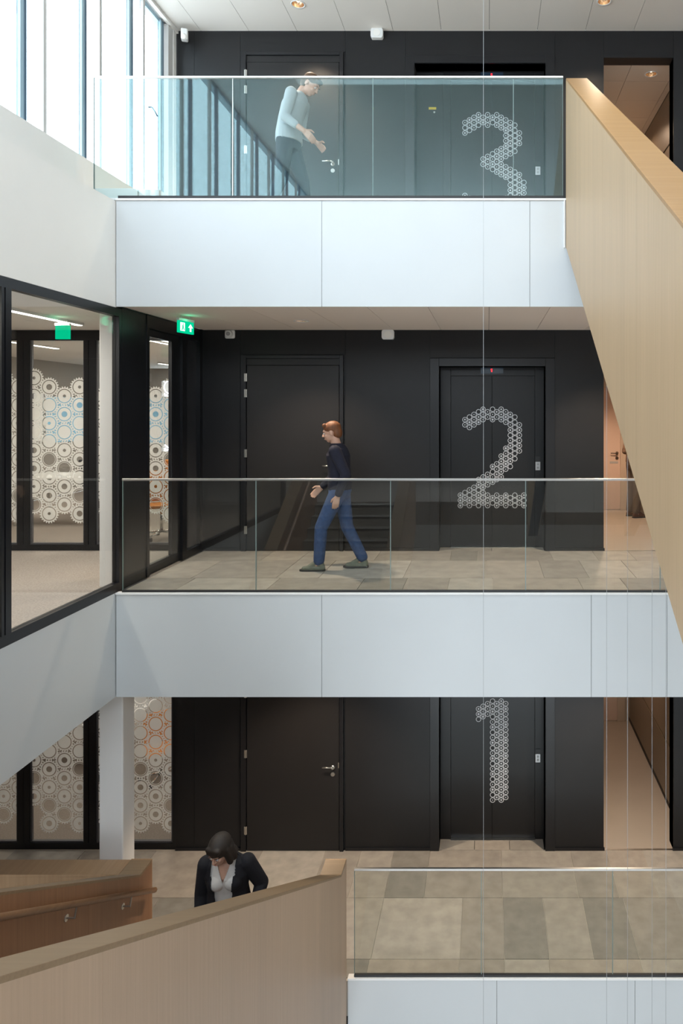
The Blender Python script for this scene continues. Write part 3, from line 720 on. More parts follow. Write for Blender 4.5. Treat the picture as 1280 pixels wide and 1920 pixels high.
def sidedoor():
    w = empty('door_7', (XL, 8.0, F2), 'black framed glass side door at the left end of the level two landing', 'door', kind='structure')
    inv = Matrix.Translation((-XL, -8, -F2))
    def B(name, m, *boxes, bevel=0):
        mb = MB()
        for b in boxes: mb.box(*b)
        bmesh.ops.transform(mb.bm, matrix=inv, verts=mb.bm.verts)
        return mb.build(name, m, w, bevel=bevel)
    z0, z1 = F2, C2-.001
    zt = z0+2.66
    B('side_panel', M['frame'], (XL-.09, XL+.0, 7.045, 7.545, z0, z1))
    B('frame', M['frame'], (XL-.09, XL+.01, 7.545, 9.0, zt, z1), (XL-.09, XL+.01, 7.547, 7.60, z0, zt), (XL-.09, XL+.01, 8.42, 8.54, z0, zt), (XL-.09, XL+.01, 8.93, 9.0, z0, zt), (XL-.09, XL+.01, 8.54, 8.93, z0, z0+.09))
    B('leaf_frame', M['frame'], (XL-.06, XL-.02, 7.60, 7.615, z0+.01, zt), (XL-.06, XL-.02, 8.20, 8.42, z0+.01, zt), (XL-.06, XL-.02, 7.615, 8.20, z0+.01, z0+.11), (XL-.06, XL-.02, 7.615, 8.20, zt-.08, zt))
    B('pane', M['pane2'], (XL-.045, XL-.035, 7.615, 8.20, z0+.11, zt-.08))
    B('pane', M['darkpane'], (XL-.045, XL-.035, 8.54, 8.93, z0+.09, zt))
M['darkpane'] = mat('dark_glass_panel', (.03,.032,.038), .12, spec=.6)
sidedoor()

# ================================================================== gear partition (levels 1 and 2) at the back-wall plane
def gear_mesh(kind):
    R, n = .1245, 22
    bm = bmesh.new()
    def ring(r): return [bm.verts.new((r*math.cos(2*math.pi*i/(n*4)), 0, r*math.sin(2*math.pi*i/(n*4)))) for i in range(n*4)]
    def quads(A, Bv):
        for i in range(len(A)): bm.faces.new((A[i], A[(i+1)%len(A)], Bv[(i+1)%len(A)], Bv[i]))
    rad = [R if (i % 4) in (0, 1) else R*.855 for i in range(n*4)]
    outer = [bm.verts.new((r*math.cos(2*math.pi*i/(n*4)), 0, r*math.sin(2*math.pi*i/(n*4)))) for i, r in enumerate(rad)]
    quads(outer, ring(R*.74))
    if kind == 0: bm.faces.new(ring(R*.645))
    elif kind == 1: quads(ring(R*.645), ring(R*.30))
    elif kind == 2: quads(ring(R*.645), ring(R*.60))
    elif kind == 3: quads(ring(R*.645), ring(R*.16))
    ex = bmesh.ops.extrude_face_region(bm, geom=list(bm.faces))
    for v in [g for g in ex['geom'] if isinstance(g, bmesh.types.BMVert)]: v.co.y += .0008
    bmesh.ops.recalc_face_normals(bm, faces=bm.faces)
    m = bpy.data.meshes.new('gear'); bm.to_mesh(m); bm.free(); m.materials.append(M['frost']); return m
GM = [gear_mesh(k) for k in range(4)]
YP = 9.06; SP = F/YP
def partition(z0, z1, lab, n, rows, phase):
    w = empty('window_%d' % n, (-5.2, YP, z0), lab, 'window', kind='structure')
    def P(x): return (x-914)/SP+5.2
    Hh = z1-z0
    ztop = Hh; zg = .075
    cols = [(-120, 'p', -8), (-8, 'm', 13-8), ]
    fr = [(-150,-60,'p'), (-60,-34,'m'), (-34, 35,'p'), (35,46,'m'), (47,58,'m'), (58,160,'p'), (160,168,'m'), (169,182,'m'), (182,325,'p'), (325,334,'m')]
    if z1-z0 > 2.5: MB().box(P(-150), P(334), -.03, .04, ztop-.13, Hh).build('header', M['frame'], w)
    MB().box(P(-150), P(334), -.03, .04, 0, .075).build('bottom_frame', M['frame'], w)
    panels = []
    for a, b, t in fr:
        if t == 'm': MB().box(P(a), P(b), -.03 if (a % 2) else -.038, .04, .075, ztop-.13).build('mullion', M['frame'], w)
        else:
            MB().box(P(a), P(b), .0, .010, .075, ztop-.13).build('pane', M['pane2'], w); panels.append((a, b))
            MB().box(P(a), P(b), -.012, .022, .075, .095).box(P(a), P(a)+.02, -.012, .022, .095, ztop-.13).box(P(b)-.02, P(b), -.012, .022, .095, ztop-.13).build('glazing_bead', M['bead'], w)
    # gears on the panes
    rnd = random.Random(n*11)
    for (a, b) in panels:
        k0 = int(math.floor((a-64)/28.5))-1
        for k in range(k0, k0+9):
            gx = 64+28.5*k
            if gx < a-14 or gx > b+14: continue
            r0, r1 = rows(k, a)
            y = (phase+(17 if k % 2 else 0))
            j = 0
            while y < r1:
                if y > r0:
                    if (r1-y) < 130: kind = (1, 3, 2, 1)[(k*3+j) % 4]
                    elif y-r0 < 90: kind = (3, 1, 0)[(k+j) % 3]
                    else: kind = 0
                    zc = EZ+(771-y)/SP-z0
                    if .24 < zc < ztop-.22:
                        ang = rnd.random()*6; me = GM[kind]
                        lo, hi = (a+3-gx)/SP, (b-3-gx)/SP
                        cut = lo > -.125 or hi < .125
                        if cut:
                            bm = bmesh.new(); bm.from_mesh(me); bmesh.ops.rotate(bm, verts=bm.verts, matrix=Matrix.Rotation(ang, 3, 'Y'))
                            for pl, no in ((lo, -1), (hi, 1)): bmesh.ops.bisect_plane(bm, geom=bm.verts[:]+bm.edges[:]+bm.faces[:], plane_co=(pl,0,0), plane_no=(no,0,0), clear_outer=True)
                            if not bm.faces: bm.free(); y += 33.9; j += 1; continue
                            me = bpy.data.meshes.new('gear'); bm.to_mesh(me); bm.free(); me.materials.append(M['frost'])
                        o = bpy.data.objects.new('gear', me); COL.objects.link(o); o.parent = w; o.location = (P(gx), -.004, zc)
                        if not cut: o.rotation_euler = (0, ang, 0)
                y += 33.9; j += 1
    return w
M['bead'] = mat('grey_bead', (.10,.10,.11), .5)
partition(F2, C2, 'black framed glass partition with frosted gears on level two, seen through the side glass', 3, lambda k, a: (695 + (k*13) % 30, 966+(k*11) % 22), 709-34*3)
partition(F1, C1, 'black framed glass partition with frosted gears on level one', 4, lambda k, a: (1200, 1525+(k*19) % 35), 1255.5)

# ================================================================== rooms on the left
def lampglow(t, ln, e):
    d = bpy.data.lights.new('tube', 'AREA'); d.shape = 'RECTANGLE'; d.size = .06; d.size_y = ln*.95; d.energy = e; d.color = (1,.9,.78)
    o = bpy.data.objects.new('light', d); COL.objects.link(o); o.parent = t; o.location = (0, ln/2, -.04)
M['tan'] = mat('tan_wall', (.24,.17,.125), .7); M['taupew'] = mat('taupe_wall', (.30,.27,.24), .7); M['roomfloor'] = mat('room_carpet', (.30,.25,.21), .95, noise=.2, nscale=60)
def room(z0, zc, lab, yfront, wallc):
    y1 = 17.2
    tag(MB().box(-9.0, -3.0, YB+.2, y1, z0-.3, z0-.001).build('floor', M['roomfloor']), 'grey beige carpet of the meeting room %s' % lab, 'floor', kind='structure')
    tag(MB().box(-9.0, -3.0, YB+.1, y1, zc, zc+.1).build('ceiling', M['ceil']), 'white ceiling of the meeting room %s' % lab, 'ceiling', kind='structure')
    tag(MB().box(-3.1, -3.0, YB+.21, y1, z0, zc).build('wall_room_right', M['wwhite']), 'white right wall of the meeting room %s' % lab, 'wall', kind='structure')
    # far wall with a window opening x -7.9..-4.9
    tag(MB().box(-9, -7.9, y1, y1+.1, z0, zc).box(-6.9, -3, y1, y1+.1, z0, zc).box(-7.9,-6.9, y1, y1+.1, z0, z0+.8).box(-7.9,-6.9, y1, y1+.1, zc-.3, zc).build('wall_room_far', wallc), 'far wall of the meeting room %s' % lab, 'wall', kind='structure')
    tag(MB().box(-9.1, -9.0, YB, y1, z0, zc).build('wall_room_left', wallc), 'left wall of the meeting room %s' % lab, 'wall', kind='structure')
    for x in (-4.6, -6.9):
        for y in (9.9, 12.4, 14.9):
            t = empty('linear_lamp', (x, y, zc), '%s %s strip lamp of the meeting room ceiling %s' % ({9.9:'front',12.4:'middle',14.9:'rear'}[y], {-4.6:'right-hand',-6.9:'left-hand'}[x], lab), 'lamp', 'strip lamps of the meeting room %s' % lab)
            MB().box(-.04,.04,0,1.5,-.03,0).build('housing', M['plastic'], t); MB().box(-.03,.03,.02,1.48,-.036,-.03).build('diffuser', M['strip'], t)
            lampglow(t, 1.5, 42 if z0 == F2 else 16)
room(F1, C1, 'on level one', 9, M['tan'])
room(F2, C2, 'on level two', 9, M['taupew'])
# front room on level two, beside the void
tag(MB().box(-9.0, XL-.02, -4.3, YB+.2, C1+.02, F2-.001).build('floor', M['carpet']), 'grey beige carpet of the room behind the side glass', 'floor', kind='structure')
tag(MB().box(-9.0, XL-.21, -4.3, 7.0, C2, EZ+1.96).box(-9.0, XL-.05, 7.0, YB+.1, C2, EZ+1.96).build('ceiling', M['ceil']), 'white ceiling of the room behind the side glass', 'ceiling', kind='structure')
tag(MB().box(-9.1, -9.0, -4.3, YB, C1, C2+.3).build('wall_room_left', M['wwhite']), 'left wall of the room behind the side glass', 'wall', kind='structure')
tag(MB().box(-9.1, XL-.2, -4.5, -4.3, -4, C2+.3).build('wall_room_rear', M['wwhite']), 'rear wall of the room behind the side glass', 'wall', kind='structure')
tag(MB().box(-9.1, -9.0, -4.4, YB, -4, C1).box(-9.0, -8.0, 6.65, YB+.2, -.3, 0).build('wall_room_left', M['wwhite']), 'left wall at the end of the level one landing', 'wall', kind='structure')
for y, lab in ((5.9, 'long strip lamp in the ceiling behind the side glass'), (2.6, 'strip lamp nearer the viewer in the ceiling behind the side glass')):
    t = empty('linear_lamp', (-4.76, y, C2), lab, 'lamp')
    MB().box(-.04,.04,0,2.4,-.03,0).build('housing', M['plastic'], t); MB().box(-.03,.03,.02,2.38,-.036,-.03).build('diffuser', M['strip'], t); lampglow(t, 2.4, 55)

# square column, one per storey
def column(z0, z1, lab):
    t = MB().box(-3.905, -3.665, 7.13, 7.37, z0, z1).build('column', M['white'], bevel=.012); tag(t, lab, 'column', kind='structure')
column(F1, C1+.03, 'square white column on level one by the oak parapet')
column(F2, C2, 'square white column on level two behind the side glass')

# ================================================================== exit signs
def exitsign(loc, rz, lab, w=.20, h=.13, sym=True):
    t = empty('exit_sign', loc, lab, 'sign', rz=rz)
    MB().box(-w/2,w/2,-.012,.012,-h,0).build('plate', M['green'], t)
    MB().box(-w/2-.004,w/2+.004,-.016,.016,0,.025).build('housing', M['plastic'], t)
    for s in ((-1, 1) if sym else ()):
        y = s*.0135
        # running figure, arrow and door
        m = MB()
        m.box(-w*.42, -w*.12, min(y,y*1.1), max(y,y*1.1), -h*.85, -h*.15)
        m.build('pictogram', M['greenw'], t)
        m = MB(); yy = s*.0155
        m.ball((-w*.24, yy, -h*.28), (.008,.001,.008), 10, 6)
        m.box(-w*.29,-w*.21, yy-.0008, yy+.0008, -h*.58, -h*.36)
        m.prism([(-w*.28,-h*.55),(-w*.22,-h*.55),(-w*.30,-h*.8),(-w*.35,-h*.8)], 'y', yy-.0008, yy+.0008).prism([(-w*.26,-h*.55),(-w*.21,-h*.55),(-w*.14,-h*.75),(-w*.18,-h*.78)], 'y', yy-.0008, yy+.0008)
        m.build('running_figure', M['green'], t)
        m = MB()
        m.prism([(w*.1,-h*.5),(w*.26,-h*.18),(w*.42,-h*.5),(w*.31,-h*.5),(w*.31,-h*.82),(w*.21,-h*.82),(w*.21,-h*.5)], 'y', min(y,y*1.1), max(y,y*1.1)).build('arrow', M['greenw'], t)
    MB().tube((-w*.3,0,.02),(-w*.3,0,.06),.004).tube((w*.3,0,.02),(w*.3,0,.06),.004).build('bracket', M['steel'], t)
    l = bpy.data.lights.new('glow','POINT'); l.energy = .22; l.color = (.05,1,.5); l.shadow_soft_size = .05
    o = bpy.data.objects.new('light', l); COL.objects.link(o); o.parent = t; o.location = (-.02 if rz else 0, -.06, .0)
exitsign((-3.27, 7.68, C2-.06), 1.36, 'glowing green exit sign with running figure under the level two ceiling', .26, .13)
exitsign((X(118,7.8), 7.8, C2-.09), 0, 'plain green sign hanging inside the room behind the side glass', .155, .15, False)

# ================================================================== furniture in the rooms
def chair(loc, rz, lab, col):
    t = empty('office_chair', loc, lab, 'chair', rz=rz)
    b = MB()
    for i in range(5):
        a = 2*math.pi*i/5+.3; b.cap((0,0,.10),(.30*math.cos(a),.30*math.sin(a),.075),.018,.012,8)
    b.build('base', M['chrome'], t, smooth=True)
    for i in range(5):
        a = 2*math.pi*i/5+.3; c = MB(); c.tube((.30*math.cos(a)-.02,.30*math.sin(a),.03),(.30*math.cos(a)+.02,.30*math.sin(a),.03),.03).build('caster', M['dark'], t)
    MB().tube((0,0,.10),(0,0,.44),.022).build('column', M['chrome'], t, smooth=True)
    MB().box(-.23,.23,-.22,.22,.44,.485).build('seat', col, t, bevel=.02)
    m = MB(); m.prism([(.20,.50),(.24,.50),(.31,.92),(.27,.93)], 'x', -.21, .21); m.build('backrest', col, t, bevel=.015)
    for s in (-1,1): MB().path([(s*.22,.05,.45),(s*.27,.05,.47),(s*.27,-.02,.66),(s*.27,.16,.68)], .011).build('armrest', M['chrome'], t)
for z0, lab in ((F2, 'on level two'), (F1, 'on level one')):
    chair((-4.55 if z0 == F2 else -4.95, 9.9 if z0 == F2 else 10.75, z0), .6, 'orange office chair with chrome star base nearest the gear glass %s' % lab, M['orange'])
    chair((-5.4, 12.7, z0), 2.9, 'orange office chair behind the table %s' % lab, M['orange'])
    chair((-7.0, 12.7, z0), 3.4, 'black office chair at the table %s' % lab, M['dark'])
    t = empty('meeting_table', (-6.3, 11.4, z0), 'long white meeting table behind the gear glass %s' % lab, 'table')
    MB().box(-1.1,.75,-.5,.5,.72,.75).build('tabletop', M['tabletop'], t, bevel=.005)
    for sx in (-1.0,.65):
        for sy in (-.42,.42): MB().box(sx-.02,sx+.02,sy-.02,sy+.02,0,.72).build('leg', M['steel'], t)
t = empty('pinboard', (X(300,16.9), 17.15, F2+1.0), 'light blue wall panel in the meeting room on level two', 'panel')
MB().box(-1.2,1.2,-.03,0,.0,1.1).build('board', M['blue'], t); MB().box(-1.23,1.23,-.035,-.001,1.1,1.13).box(-1.23,1.23,-.035,-.001,-.03,0).build('frame', M['steel'], t)
t = empty('pinboard', (-8.99, 14.9, EZ-.65), 'light blue board on the left wall of the level two meeting room', 'panel')
MB().box(-.01,.03,-.50,1.2,0,.95).build('board', M['blue'], t); MB().box(-.01,.035,-.53,-.501,-.03,.98).box(-.01,.035,1.201,1.23,-.03,.98).build('frame', M['steel'], t)
t = empty('standin_window', (-8.99, 14.12, EZ-.6), 'narrow white panel standing in for a bright window beside the blue board on level two', 'panel')  # white board added in place of a brightly lit window
MB().box(-.01,.03,-.16,.16,0,.95).build('board', M['white'], t); MB().box(-.01,.04,-.18,-.161,-.02,.97).box(-.01,.04,.161,.18,-.02,.97).build('frame', M['steel'], t)
#PEOPLE
# ================================================================== people
def bake(mb, name, mat_, parent, voxel, smooth_it=6, cut=None, thick=0):
    """join overlapping shapes into one continuous skin"""
    m = mb.mesh('tmp'); o = bpy.data.objects.new('tmp', m); COL.objects.link(o)
    r = o.modifiers.new('r', 'REMESH'); r.mode = 'VOXEL'; r.voxel_size = voxel
    if smooth_it:
        sm = o.modifiers.new('s', 'SMOOTH'); sm.factor = .5; sm.iterations = smooth_it
    dg = bpy.context.evaluated_depsgraph_get(); me = bpy.data.meshes.new_from_object(o.evaluated_get(dg))
    bpy.data.objects.remove(o); bpy.data.meshes.remove(m)
    if cut:
        bm = bmesh.new(); bm.from_mesh(me)
        bmesh.ops.delete(bm, geom=[f for f in bm.faces if cut(f.calc_center_median())], context='FACES'); bm.to_mesh(me); bm.free()
    for p in me.polygons: p.use_smooth = True
    me.name = name; me.materials.clear(); me.materials.append(mat_)
    q = bpy.data.objects.new(name, me); COL.objects.link(q); q.parent = parent
    if thick:
        so = q.modifiers.new('t', 'SOLIDIFY'); so.thickness = thick; so.offset = 1
    return q
V = Vector
def hand(mb, w, d, palm, thumb, curl=.35, s=1.0):
    """w wrist, d direction of the fingers, palm = palm normal, thumb = side towards the thumb"""
    d = V(d).normalized(); th = V(thumb).normalized(); pn = V(palm).normalized(); w = V(w)
    for i, (ln, off) in enumerate(((.074,.030),(.082,.010),(.077,-.010),(.060,-.029))):
        b = w+d*.088*s+th*off*s
        mb.cap(w+d*.01+th*off*.6*s, b, .0135*s, .0115*s, 8)
        a = curl*(1+.12*i); p = b; dd = d
        for seg, (f, r0, r1) in enumerate(((.45,.0100,.0090),(.32,.0090,.0082),(.23,.0082,.0070))):
            dd = (dd*math.cos(a)+pn*math.sin(a)).normalized(); q = p+dd*ln*f*s; mb.cap(p, q, r0*s, r1*s, 8); p = q
            pn_, = (pn,); pn = pn
    t0 = w+d*.022*s+th*.024*s; t1 = t0+(d*.55+th*.65+V(palm)*.35).normalized()*.045*s; t2 = t1+(d*.9+th*.2+V(palm)*.4).normalized()*.034*s
    mb.cap(t0, t1, .0145*s, .0115*s, 8); mb.cap(t1, t2, .0112*s, .009*s, 8)
def rotm(ax, a): return Matrix.Rotation(a, 3, ax)
def head(mb, c, rot, s=1.0, female=False):
    """c = centre of the skull; face looks to local -Y"""
    def P(x, y, z): return V(c)+rot @ V((x*s, y*s, z*s))
    def E(x, y, z, a, b, d): mb.ball(P(x,y,z), (a*s,b*s,d*s), 18, 12, rot)
    E(0,.012,.025,.074,.094,.088); E(0,-.018,-.035,.058,.070,.072); E(0,-.034,-.082,.034,.040,.026)
    E(0,-.070,.030,.052,.020,.018)                        # brow
    mb.cap(P(0,-.082,.018), P(0,-.104,-.022), .007*s, .0125*s, 8)   # nose
    for k in (-1,1): E(k*.012,-.094,-.026,.008,.010,.006)
    for k in (-1,1): E(k*.034,-.062,-.022,.020,.022,.018)  # cheeks
    E(0,-.084,-.052,.020,.010,.0055); E(0,-.082,-.063,.017,.010,.0065)  # lips
    for k in (-1,1): E(k*.077,.012,-.008,.009,.020,.032)   # ears
    return P
def face_parts(parent, P, rot, s=1.0):
    for k in (-1,1):
        o = MB().ball((0,0,0), (.0125*s,.0105*s,.0085*s), 12, 8, rot).build('eye', M['eyew'], parent, smooth=True, loc=P(k*.030,-.079,.004))
        MB().ball(rot @ V((0,-.0078*s,0)), (.0052*s,.004*s,.0052*s), 10, 6, rot).build('iris', M['iris'], o, smooth=True)
        MB().cap(rot @ V((-.014*s,0,0)), rot @ V((.014*s,0,.002*s)), .0032*s, .0026*s, 8).build('eyebrow', M['brow'], parent, smooth=True, loc=P(k*.031,-.088,.026))
    MB().ball((0,0,0), (.019*s,.006*s,.0035*s), 12, 6, rot).build('mouth', M['lip'], parent, smooth=True, loc=P(0,-.092,-.0575))
M['skin'] = mat('skin', (.56,.33,.24), .5); M['eyew'] = mat('eye_white', (.7,.68,.66), .3); M['iris'] = mat('iris', (.05,.03,.02), .2)
M['brow'] = mat('eyebrow', (.08,.04,.025), .7); M['lip'] = mat('lip', (.42,.17,.14), .45)
def shoe(parent, ank, toe_dir, m, sole, pitch=0):
    a = V(ank); d = V(toe_dir).normalized(); up = V((0,0,1)); sd = d.cross(up)
    mb = MB()
    heel = V((a.x, a.y, a.z-.055))-d*.035
    dz = V((0,0,math.sin(pitch)))
    mb.cap(heel, heel+d*.10+dz*.0, .036, .040, 12); mb.cap(heel+d*.10, heel+(d+dz)*.20-up*.008, .041, .030, 12); mb.cap(heel+up*.01, a+up*.02, .036, .043, 12); mb.cap(a+d*.03, heel+d*.14+up*.005, .036, .035, 12)
    o = bake(mb, 'shoe', m, parent, .007, 3, cut=None)
    z = a.z-.086
    pts = []
    for t, w in ((-.07,.018),(-.055,.032),(0,.036),(.06,.036),(.12,.044),(.17,.042),(.205,.026),(.215,.010)):
        pts.append((t-.0, w))
    L = [V((a.x,a.y,0))+d*t+sd*w for t, w in pts]; Rr = [V((a.x,a.y,0))+d*t-sd*w for t, w in reversed(pts)]
    MB().prism([(p.x, p.y) for p in L+Rr], 'z', z, z+.018).build('sole', sole, o)
def legs(mb, hips, knees, ankles, rt, rk, ra):
    for h, k, a in zip(hips, knees, ankles): mb.cap(h, k, rt, rk, 16); mb.cap(k, a, rk, ra, 16)

def man():
    # local frame: faces -Y, feet on z=0; walking
    p = empty('person', (-1.655, 7.95, F2), 'person in dark navy sweater and blue jeans walking left behind the middle railing', 'person', rz=-math.pi/2)
    lean = -.03
    hipL, hipR = V((.085,-.0,.88)), V((-.085,.0,.88))
    kL, kR = V((.09,-.19,.485)), V((-.09,.06,.47)); aL, aR = V((.085,-.215,.088)), V((-.085,.235,.092))
    shL, shR = V((.175,-.02,1.335)), V((-.175,-.02,1.335)); eL, eR = V((.225,.11,1.08)), V((-.225,-.08,1.07)); wL, wR = V((.215,.02,.85)), V((-.20,-.25,.90))
    c = V((0,-.095,1.535)); rot = rotm('X', math.radians(14))
    b = MB()
    b.loft([(0,0,.84,.14,.10),(0,0,.95,.15,.11),(0,-.01,1.12,.13,.095),(0,-.02,1.28,.155,.11),(0,-.02,1.37,.12,.08),(0,-.03,1.40,.06,.055)])
    b.cap((0,-.03,1.36), (0,-.06,1.47), .058, .052)
    legs(b, (hipL,hipR), (kL,kR), (aL,aR), .080, .052, .038)
    for a_, k in ((aL,1),(aR,1)): b.cap(a_, a_+V((0,-.12,-.055)), .036, .028, 10)
    for s_, e, w in ((shL,eL,wL),(shR,eR,wR)): b.cap(s_, e, .052, .040); b.cap(e, w, .040, .027)
    hand(b, wL, (0,-.25,-1), (-1,0,0), (0,-1,.0), .35); hand(b, wR, (.02,-.75,-.65), (.9,0,-.3), (0,-.5,.8), .45)
    P = head(b, c, rot); bake(b, 'body', M['skin'], p, .006, 3); face_parts(p, P, rot)
    t = MB(); legs(t, (hipL+V((0,0,.0)),hipR), (kL,kR), (aL+V((0,0,.03)),aR+V((0,0,.03))), .098, .072, .062)
    t.loft([(0,0,.80,.12,.10),(0,0,.88,.172,.128),(0,0,.97,.165,.122)])
    bake(t, 'jeans', M['denim'], p, .011, 4)
    j = MB(); j.loft([(0,0,.90,.178,.135),(0,0,1.0,.175,.13),(0,-.01,1.15,.165,.122),(0,-.02,1.28,.19,.132),(0,-.02,1.36,.16,.10),(0,-.035,1.415,.072,.068)])
    for s_, e, w in ((shL,eL,wL),(shR,eR,wR)): j.cap(s_, e, .070, .056); j.cap(e, w+(e-w)*.10, .056, .042)
    bake(j, 'sweater', M['navy'], p, .010, 4)
    h = MB()
    def Q(x,y,z): return c+rot @ V((x,y,z))
    h.ball(Q(0,.022,.045), (.083,.100,.082), 20, 12, rot); h.ball(Q(0,.06,-.01), (.070,.062,.075), 16, 10, rot); h.cap(Q(-.04,-.055,.088), Q(.045,-.05,.092), .026, .026)
    bake(h, 'hair', M['redhair'], p, .007, 3)
    for a_ in (aL, aR): shoe(p, a_, (0,-1,0), M['greyshoe'], M['rubber'])
M['denim'] = mat('blue_denim', (.035,.07,.17), .8, noise=.2, nscale=30); M['navy'] = mat('navy_wool', (.008,.009,.022), .9, noise=.2, nscale=30)
M['redhair'] = mat('reddish_hair', (.16,.055,.018), .6, noise=.3, nscale=40, stretch=(1,1,.2)); M['greyshoe'] = mat('grey_green_suede', (.16,.17,.13), .85, noise=.15, nscale=30); M['rubber'] = mat('dark_rubber', (.03,.03,.03), .7)
man()

def woman():
    z = rise_low*3
    p = empty('person', (X(428,5.95), 5.95, z), 'person with dark bob hair, black blazer and white blouse looking down on the lower stair', 'person', rz=.10)
    hips = (V((.082,.03,.86)), V((-.082,.03,.86)))
    kn = (V((.095,-.02,.46)), V((-.09,-.17,.55))); an = (V((.09,.03,.085)), V((-.09,-.20,.085+rise_low)))
    shL, shR = V((.165,-.05,1.30)), V((-.165,-.05,1.30)); eL, eR = V((.265,.03,1.07)), V((-.215,.00,1.04)); wL, wR = V((.235,-.13,.93)), V((-.205,-.09,.82))
    c = V((-.025,-.165,1.475)); rot = rotm('Z', -.42) @ rotm('X', math.radians(27))
    b = MB()
    b.loft([(0,.03,.80,.14,.10),(0,.03,.92,.155,.11),(0,0,1.06,.115,.085),(0,-.04,1.22,.145,.105),(0,-.05,1.32,.115,.075),(0,-.055,1.35,.055,.05)])
    for k in (-1,1): b.ball((k*.062,-.115,1.185), (.055,.045,.052))
    b.cap((0,-.05,1.30), (-.01,-.10,1.42), .050, .045)
    legs(b, hips, kn, an, .076, .048, .034)
    for a_ in an: b.cap(a_, a_+V((0,-.12,-.055)), .032, .026, 10)
    for s_, e, w in ((shL,eL,wL),(shR,eR,wR)): b.cap(s_, e, .045, .034); b.cap(e, w, .034, .023)
    hand(b, wL, (-.1,-.6,-.75), (-.9,0,-.2), (0,-.8,.5), .45, .9); hand(b, wR, (0,-.2,-1), (1,0,0), (0,-1,0), .35, .9)
    P = head(b, c, rot, .95); bake(b, 'body', M['skin'], p, .006, 3); face_parts(p, P, rot, .95)
    t = MB(); legs(t, hips, kn, (an[0]+V((0,0,.03)),an[1]+V((0,0,.03))), .092, .062, .052); t.loft([(0,.03,.76,.12,.10),(0,.03,.86,.165,.122),(0,.02,.96,.15,.11)])
    bake(t, 'trousers', M['blackcloth'], p, .011, 4)
    def neck(q, z0=1.20, z1=1.42, wmax=.085):
        if q.y > -.045: return False
        if q.z > z1: return True
        if q.z < z0: return False
        return abs(q.x+.005) < wmax*(q.z-z0)/(z1-z0)
    bl = MB(); bl.loft([(0,.02,.84,.168,.128),(0,.01,.98,.15,.115),(0,-.01,1.08,.138,.105),(0,-.04,1.22,.16,.118),(0,-.05,1.32,.125,.085),(0,-.055,1.375,.066,.062)])
    for k in (-1,1): bl.ball((k*.062,-.118,1.185), (.064,.054,.062))
    bake(bl, 'blouse', M['blouse'], p, .005, 4, cut=lambda q: neck(q) or q.z > 1.372, thick=.003)
    j = MB(); j.loft([(0,.02,.78,.195,.15),(0,.01,.95,.178,.135),(0,-.01,1.08,.16,.122),(0,-.04,1.22,.182,.134),(0,-.05,1.32,.155,.098),(0,-.055,1.37,.080,.070)])
    for k in (-1,1): j.ball((k*.062,-.118,1.185), (.072,.062,.070))
    for s_, e, w in ((shL,eL,wL),(shR,eR,wR)): j.cap(s_, e, .064, .052); j.cap(e, w+(e-w)*.12, .052, .042)
    def front(q):
        if q.y > -.05 or abs(q.x) > .13: return q.z > 1.368
        if q.z > 1.36: return True
        w = .035+.05*max(0,(q.z-.78)/.58) if q.z < 1.25 else .088
        return abs(q.x+.012) < w+.012 and abs(q.x) < .12
    bake(j, 'blazer', M['blackcloth'], p, .0055, 4, cut=front, thick=.006)
    h = MB()
    def Q(x,y,z): return c+rot @ V((x*.95,y*.95,z*.95))
    h.ball(Q(0,.020,.045), (.088,.106,.088), 22, 14, rot)
    h.ball(Q(0,.055,-.02), (.086,.070,.10), 20, 12, rot)
    for k in (-1,1):
        h.cap(Q(k*.070,.0,.03), Q(k*.084,-.015,-.095), .030, .026); h.cap(Q(k*.06,.05,.0), Q(k*.075,.04,-.11), .04, .034)
    h.cap(Q(-.05,-.058,.085), Q(.05,-.058,.085), .022, .022); h.cap(Q(-.045,-.080,.066), Q(.045,-.080,.066), .011, .011)
    h.cap(Q(-.05,.07,-.09), Q(.05,.07,-.09), .045, .045)
    bake(h, 'hair', M['darkhair'], p, .007, 3)
    for a_ in an: shoe(p, a_, (0,-1,0), M['dark'], M['rubber'])
M['blackcloth'] = mat('black_cloth', (.006,.006,.010), .85, noise=.15, nscale=30); M['blouse'] = mat('white_blouse', (.62,.60,.58), .7)
M['darkhair'] = mat('dark_brown_hair', (.020,.013,.009), .62, noise=.35, nscale=40, stretch=(1,1,.2))
woman()

